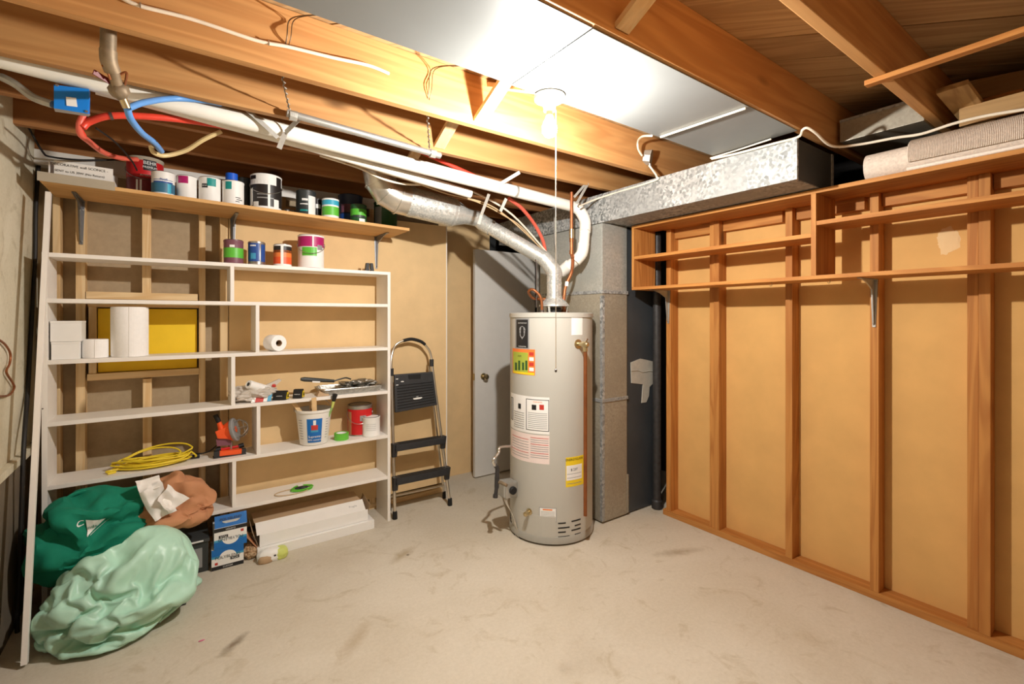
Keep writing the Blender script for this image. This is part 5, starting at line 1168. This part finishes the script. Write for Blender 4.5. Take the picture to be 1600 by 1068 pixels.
# hanging wires
def hang_wire(pts, label, knot):
    t = thing('hanging_wire', label, 'wire', pts[-1], 'wires tying up the conduit')
    obj('strand', MB().tube(smooth(pts, 6), .0022, 6), 'wire', t)
    obj('strand', MB().tube(smooth([p_ + Vector((.012 * (i in (1, 2)), -.002, .0)) for i, p_ in enumerate(pts)], 6), .0018, 6), 'wire', t)
    kp = Vector(knot); mb = MB()
    mb.tube([kp + Vector((.016 * (k / 60 - .5) * 2, .020 * math.cos(k * .9), .020 * math.sin(k * .9))) for k in range(60)], .0028, 6); obj('wrap', mb, 'silver_tape', t)
    mb = MB(); L = pts[-2] - pts[-1]
    mb.tube([pts[-1] + L * (k / 40) + Vector((.005 * math.cos(k), .005 * math.sin(k), 0)) for k in range(41)], .0022, 6); obj('twist', mb, 'silver_tape', t)
hang_wire([P(502, 23, Y=1.60), P(455, 29, Y=1.86), P(448, 60, Y=1.868), P(441, 116, Y=2.0), P(452, 170, Y=2.26)], 'left twisted wire loop hanging from the joist to the conduit', P(458, 181, Y=2.268))
hang_wire([P(722, 102, Y=1.60), P(676, 107, Y=1.86), P(670, 140, Y=1.868), P(668, 180, Y=1.95), P(671, 232, Y=2.26)], 'right twisted wire loop hanging from the joist to the conduit end', P(676, 240, Y=2.268))
def strap(pts, label, w_=.022, mat='silver_tape'):
    t = thing('pipe_strap', label, 'strap', pts[-1], 'metal hanger straps on the pipes')
    for a_, c_ in zip(pts, pts[1:]): obj('band', MB().bar(a_, c_, w_, .0015, (0, -1, .3)), mat, t)
    return t
strap([P(468, 185, Y=2.30), P(446, 207, Y=2.39), P(436, 232, Y=2.40)], 'left metal strap crossing the two white pipes under the wire knot')
strap([P(385, 170, Y=2.38), P(405, 188, Y=2.385), P(434, 215, Y=2.39)], 'slanted grey strap lying along the white pipes at left')
strap([P(812, 269, Y=2.31), P(782, 287, Y=2.40), P(783, 296, Y=2.41)], 'white strap holding the drain pipe to the joist near the pull cord', .02, 'cable_white')
strap([P(764, 303, Y=2.48), P(752, 336, Y=2.55), P(748, 350, Y=2.56)], 'grey strap reaching from the pipe down to the flue', .02)
strap([P(791, 310, Y=2.48), P(782, 330, Y=2.50)], 'short grey strap under the drain pipe above the flue bend', .02)
strap([P(919, 286, Y=2.30), P(901, 318, Y=2.33)], 'bent metal strap by the copper line at the joist end', .018)
strap([P(914, 288, Y=2.31), P(897, 308, Y=2.34)], 'second bent metal strap close to the copper line top', .016)
# galvanised stub with valve and PEX lines
vs = thing('water_supply', 'old galvanised supply pipe with a valve hanging from the joist', 'pipe', P(190, 130, Y=2.2))
obj('pipe', MB().tube([P(170, 20, Y=2.02), P(169, 80, Y=2.05)], .022, 16), 'old_pipe', vs)
obj('coupling', MB().tube(smooth([P(169, 78, Y=2.05), P(170, 95, Y=2.06), P(176, 112, Y=2.08)]), .024, 16), 'old_pipe', vs)
obj('nipple', MB().tube([P(175, 108, Y=2.08), P(183, 134, Y=2.12)], .018, 14), 'old_pipe', vs)
obj('valve_body', MB().blob(P(186, 141, Y=2.13), (.028, .026, .030), 44, .15, 2.5, 3), 'old_pipe', vs)
obj('adapter', MB().tube([P(190, 150, Y=2.14), P(198, 168, Y=2.16)], .013, 12), 'brass', vs)
obj('valve_lever', MB().bar(P(172, 128, Y=2.11), P(146, 112, Y=2.08), .016, .005, (0, -1, 0)), 'dark_red', vs)
obj('hanger_clip', MB().tube(smooth([P(160, 104, Y=2.06), P(164, 102, Y=2.06), P(172, 124, Y=2.09)]), .004, 6), 'copper_dull', vs); obj('hanger_clip', MB().tube(smooth([P(188, 116, Y=2.10), P(198, 114, Y=2.10), P(194, 138, Y=2.12), P(192, 150, Y=2.13)]), .004, 6), 'copper_dull', vs)
pb = thing('blue_line', 'blue plastic water line branching from the old valve', 'pipe', P(200, 170, Y=2.16))
obj('branch', MB().tube(smooth([P(200, 169, Y=2.16), P(225, 160, Y=2.22), P(270, 154, Y=2.34), P(320, 157, Y=2.36), P(345, 162, Y=2.39)]), .0115, 12), 'pex_blue', pb)
obj('drop', MB().tube(smooth([P(199, 170, Y=2.16), P(205, 187, Y=2.2), P(222, 208, Y=2.32), P(240, 222, Y=2.45), P(252, 236, Y=2.6)]), .0115, 12), 'pex_blue', pb)
obj('crimp_ring', MB().tube([P(238, 220, Y=2.44), P(243, 226, Y=2.5)], .0135, 12), 'tin_dark', pb)
pr = thing('red_line', 'red plastic hot water line bending below the blue box', 'pipe', P(130, 200, Y=2.6))
obj('run', MB().tube(smooth([P(129, 199, Y=2.55), P(140, 190, Y=2.55), P(172, 181, Y=2.52), P(230, 182, Y=2.52), P(300, 189, Y=2.55), P(372, 201, Y=2.6)]), .0135, 12), 'pex_red', pr)
obj('drop', MB().tube(smooth([P(129, 182, Y=2.55), P(124, 195, Y=2.55), P(126, 210, Y=2.58), P(138, 220, Y=2.66), P(160, 237, Y=2.85), P(185, 246, Y=3.0), P(214, 249, Y=3.1)]), .0115, 12), 'pex_salmon', pr)
obj('drop', MB().tube(smooth([P(133, 178, Y=2.55), P(124, 198, Y=2.56), P(130, 212, Y=2.6)]), .0115, 12), 'pex_red', pr)
obj('crimp_ring', MB().tube([P(171, 181.3, Y=2.52), P(176, 181, Y=2.52)], .016, 12), 'tin_dark', pr)
cable('tan_line', [P(236, 228, Y=2.6), P(240, 238, Y=2.62), P(258, 243, Y=2.66), P(290, 235, Y=2.66), P(318, 218, Y=2.62), P(346, 205, Y=2.6)], .010, 'pex_tan', 'tan plastic tube curving below the joists above the red can', 'pipe')
cable('black_cable', [P(150, 200, Y=2.7), P(180, 222, Y=2.9), P(205, 250, Y=3.05), P(214, 266, Y=3.12)], .004, 'cable_black', 'thin black cable dropping behind the large red paint can')
cable('salmon_line', [P(795, 310, Y=2.55), P(815, 325, Y=2.6), P(835, 350, Y=2.66), P(848, 375, Y=2.68), P(852, 392, Y=2.70)], .0125, 'pex_salmon', 'salmon red plastic pipe descending behind the flue', 'pipe')
cable('red_pipe', [P(655, 236, Y=2.55), P(700, 256, Y=2.55), P(742, 275, Y=2.55)], .012, 'pex_red', 'red plastic pipe showing above the white drain pipe', 'pipe')
# blue junction box
jx = P(112, 154, Y=2.40); jb = thing('junction_box', 'bright blue electrical box with a white sticker near the left wall', 'junction box', jx)
def jq(px, py, y): return P(px, py, Y=y)
c0 = [(84, 169), (138, 178), (139, 139), (84, 132)]
F_ = [jq(x, y, 2.40) for x, y in c0]
n_ = Vector((0, .05, .012))
obj('cover', MB().hexa([F_[0], F_[1], F_[1] + n_ * .1, F_[0] + n_ * .1, F_[3], F_[2], F_[2] + n_ * .1, F_[3] + n_ * .1], .001), 'box_blue', jb)
cn = sum(F_, Vector()) / 4
G_ = [cn + (p_ - cn) * .97 + n_ * .12 for p_ in F_]; H_ = [cn + (p_ - cn) * .97 + n_ for p_ in F_]
obj('box', MB().hexa([G_[0], G_[1], H_[1], H_[0], G_[3], G_[2], H_[2], H_[3]], .001), 'box_blue', jb)
obj('lower_edge', MB().hexa([F_[0] + Vector((.004, -.001, -.012)), F_[1] + Vector((0, -.001, -.010)), F_[1] + n_, F_[0] + n_, F_[0], F_[1], F_[1] + n_ + Vector((0, 0, .005)), F_[0] + n_ + Vector((0, 0, .005))]), 'conduit', jb)
S_ = [jq(x, y, 2.397) for x, y in ((104, 165), (121, 167), (119, 153), (103, 151))]; obj('sticker', MB().hexa([S_[0], S_[1], S_[1] + n_ * .02, S_[0] + n_ * .02, S_[3], S_[2], S_[2] + n_ * .02, S_[3] + n_ * .02]), 'white', jb)
for x, y in ((89, 133), (135, 174)): obj('screw', MB().lathe([(.005, 0), (.004, .002)], jq(x, y, 2.398), 10, (0, -1, 0)), 'tin', jb)
cable('grey_conduit', [P(2, 120, Y=2.5), P(25, 132, Y=2.47), P(52, 152, Y=2.45), P(82, 163, Y=2.425)], .014, 'conduit', 'grey flexible conduit entering the blue box from the left wall', 'conduit')
# white cable on joist and at right
cc = [P(185, -6, Y=1.875), P(218, 9, Y=1.875), P(300, 30, Y=1.875), P(400, 63, Y=1.875), P(450, 73, Y=1.872), P(520, 90, Y=1.868), P(575, 102, Y=1.868), P(608, 115, Y=1.875)]
wc = thing('white_cable', 'flat white cable stapled along the face of the second joist', 'cable', cc[3]); obj('cable', MB().tube(smooth(cc), .0062, 8), 'cable_white', wc)
for px, py in ((219, 8), (420, 67)): obj('staple', MB().bar(P(px, py - 4, Y=1.870), P(px, py + 4, Y=1.870), .004, .004), 'tin', wc)
for pts, lb in (([(500, 243), (560, 262), (600, 280), (640, 288), (690, 288), (740, 300), (800, 335), (855, 395)], 'upper pale cable sagging across the flue elbow'),
                ([(590, 268), (650, 285), (700, 303), (760, 318), (800, 345), (850, 392)], 'thin tan cable running above the big flue'),
                ([(540, 255), (620, 275), (690, 300), (745, 315), (790, 338), (822, 362), (880, 432)], 'lower tan cable following the flue to the white pipe')):
    ys_ = [2.62 + .01 * i for i in range(len(pts))]
    cable('thermostat_cable', [P(x, y, Y=yy) for (x, y), yy in zip(pts, ys_)], .0045 if 'upper' not in lb else .0065, 'cable_tan' if 'upper' not in lb else 'cable_white', lb, group='cables over the flue')
cable('grey_cable', [P(866, 330, Y=2.72), P(867, 375, Y=2.72), P(870, 400, Y=2.70), P(868, 425, Y=2.70)], .006, 'conduit', 'thin grey cable hanging behind the copper line')
cable('trunk_cable', [P(905, 322, Y=2.33), P(940, 308, X=DXL - .01), P(1020, 283, X=DXL - .01), P(1026, 276, X=DXL - .012), P(1020, 266, X=2.38), P(1014, 258, X=2.36)], .006, 'cable_white', 'white cable lying along the trunk duct up to the octagon box')
cable('loop_cable', [P(1003, 243, Y=1.86), P(997, 232, Y=1.85), P(997, 220, Y=1.82), P(1004, 213, Y=1.7), P(1018, 212, Y=1.55)], .006, 'cable_white', 'white cable loop from the octagon box to the ceiling panel')
cable('ceiling_cable', [P(1112, 248, X=DXL - .012), P(1150, 240, X=DXL - .012), P(1210, 224, X=DXL - .012), P(1247, 214, X=DXL), P(1254, 203, X=2.40), P(1262, 200, X=2.40), P(1275, 208, X=2.44), P(1300, 228, X=2.56), P(1340, 226, X=2.68), P(1400, 215, X=2.70), P(1440, 209, X=2.70), P(1490, 193, X=2.70), P(1540, 181, X=2.70), P(1600, 171, X=2.70), P(1680, 160, X=2.7)], .006, 'cable_white', 'long white cable looping from the trunk duct over the carpet roll')
cable('seam_cable', [P(1032, 214, Z=JZ - .012), P(1100, 191, Z=JZ - .012), P(1165, 169, Z=JZ - .012)], .005, 'cable_white', 'white cable crossing under the ceiling panels beside the octagon box')
cable('seam_cable', [P(1110, 247, Z=JZ - .012), P(1150, 235, Z=JZ - .012), P(1205, 217, Z=JZ - .012)], .004, 'cable_white', 'second white cable across the last ceiling panel by the duct')
ob = thing('octagon_box', 'grey octagonal junction box on the joist beside the trunk duct', 'junction box', P(1018, 246, Y=1.85)); oc = P(1017, 246, Y=1.86); od = Vector((-.25, -1, -.2)).normalized(); od = Vector((.5, -.85, -.2)).normalized()
obj('body', MB().lathe([(.045, -.04), (.048, 0)], oc, 8, od, smooth=False), 'conduit', ob); obj('cover', MB().lathe([(.049, 0), (.049, .003), (.001, .003)], oc, 8, od, smooth=False), 'heater_base', ob)
obj('connector', MB().tube([oc + Vector((-.01, 0, -.04)), oc + Vector((-.005, 0, -.065))], .010, 10), 'tin', ob)
# wall cables at left
cable('wall_cable', [P(66, 232, X=XL + .012), P(60, 262, X=XL + .012), P(56, 330, X=XL + .012), P(55, 400, X=XL + .012), P(51, 470, X=XL + .012), P(44, 600, X=XL + .012), P(37, 700, X=XL + .035), P(33, 820, X=XL + .03), P(27, 960, X=XL + .02), P(28, 1000, X=XL + .02)], .009, 'cable_black', 'dark cable hanging down the concrete wall at far left')
cable('old_wire', [P(-4, 529, X=XL + .01), P(8, 538, X=XL + .012), P(16, 552, X=XL + .012), P(15, 568, X=XL + .012), P(10, 581, X=XL + .012), P(20, 598, X=XL + .012), P(22, 606, X=XL + .012), P(14, 617, X=XL + .012), P(-4, 619, X=XL + .01)], .0045, 'copper_dull', 'brown bent wire sticking out of the concrete wall')
cable('sill_cable', [P(30, 175, X=XL + .02), P(45, 200, X=XL + .02), P(66, 236, Y=3.35), P(80, 245, Y=3.4), P(130, 250, Y=3.42), P(190, 249, Y=3.45)], .005, 'cable_black', 'black cable running along the sill into the back corner')
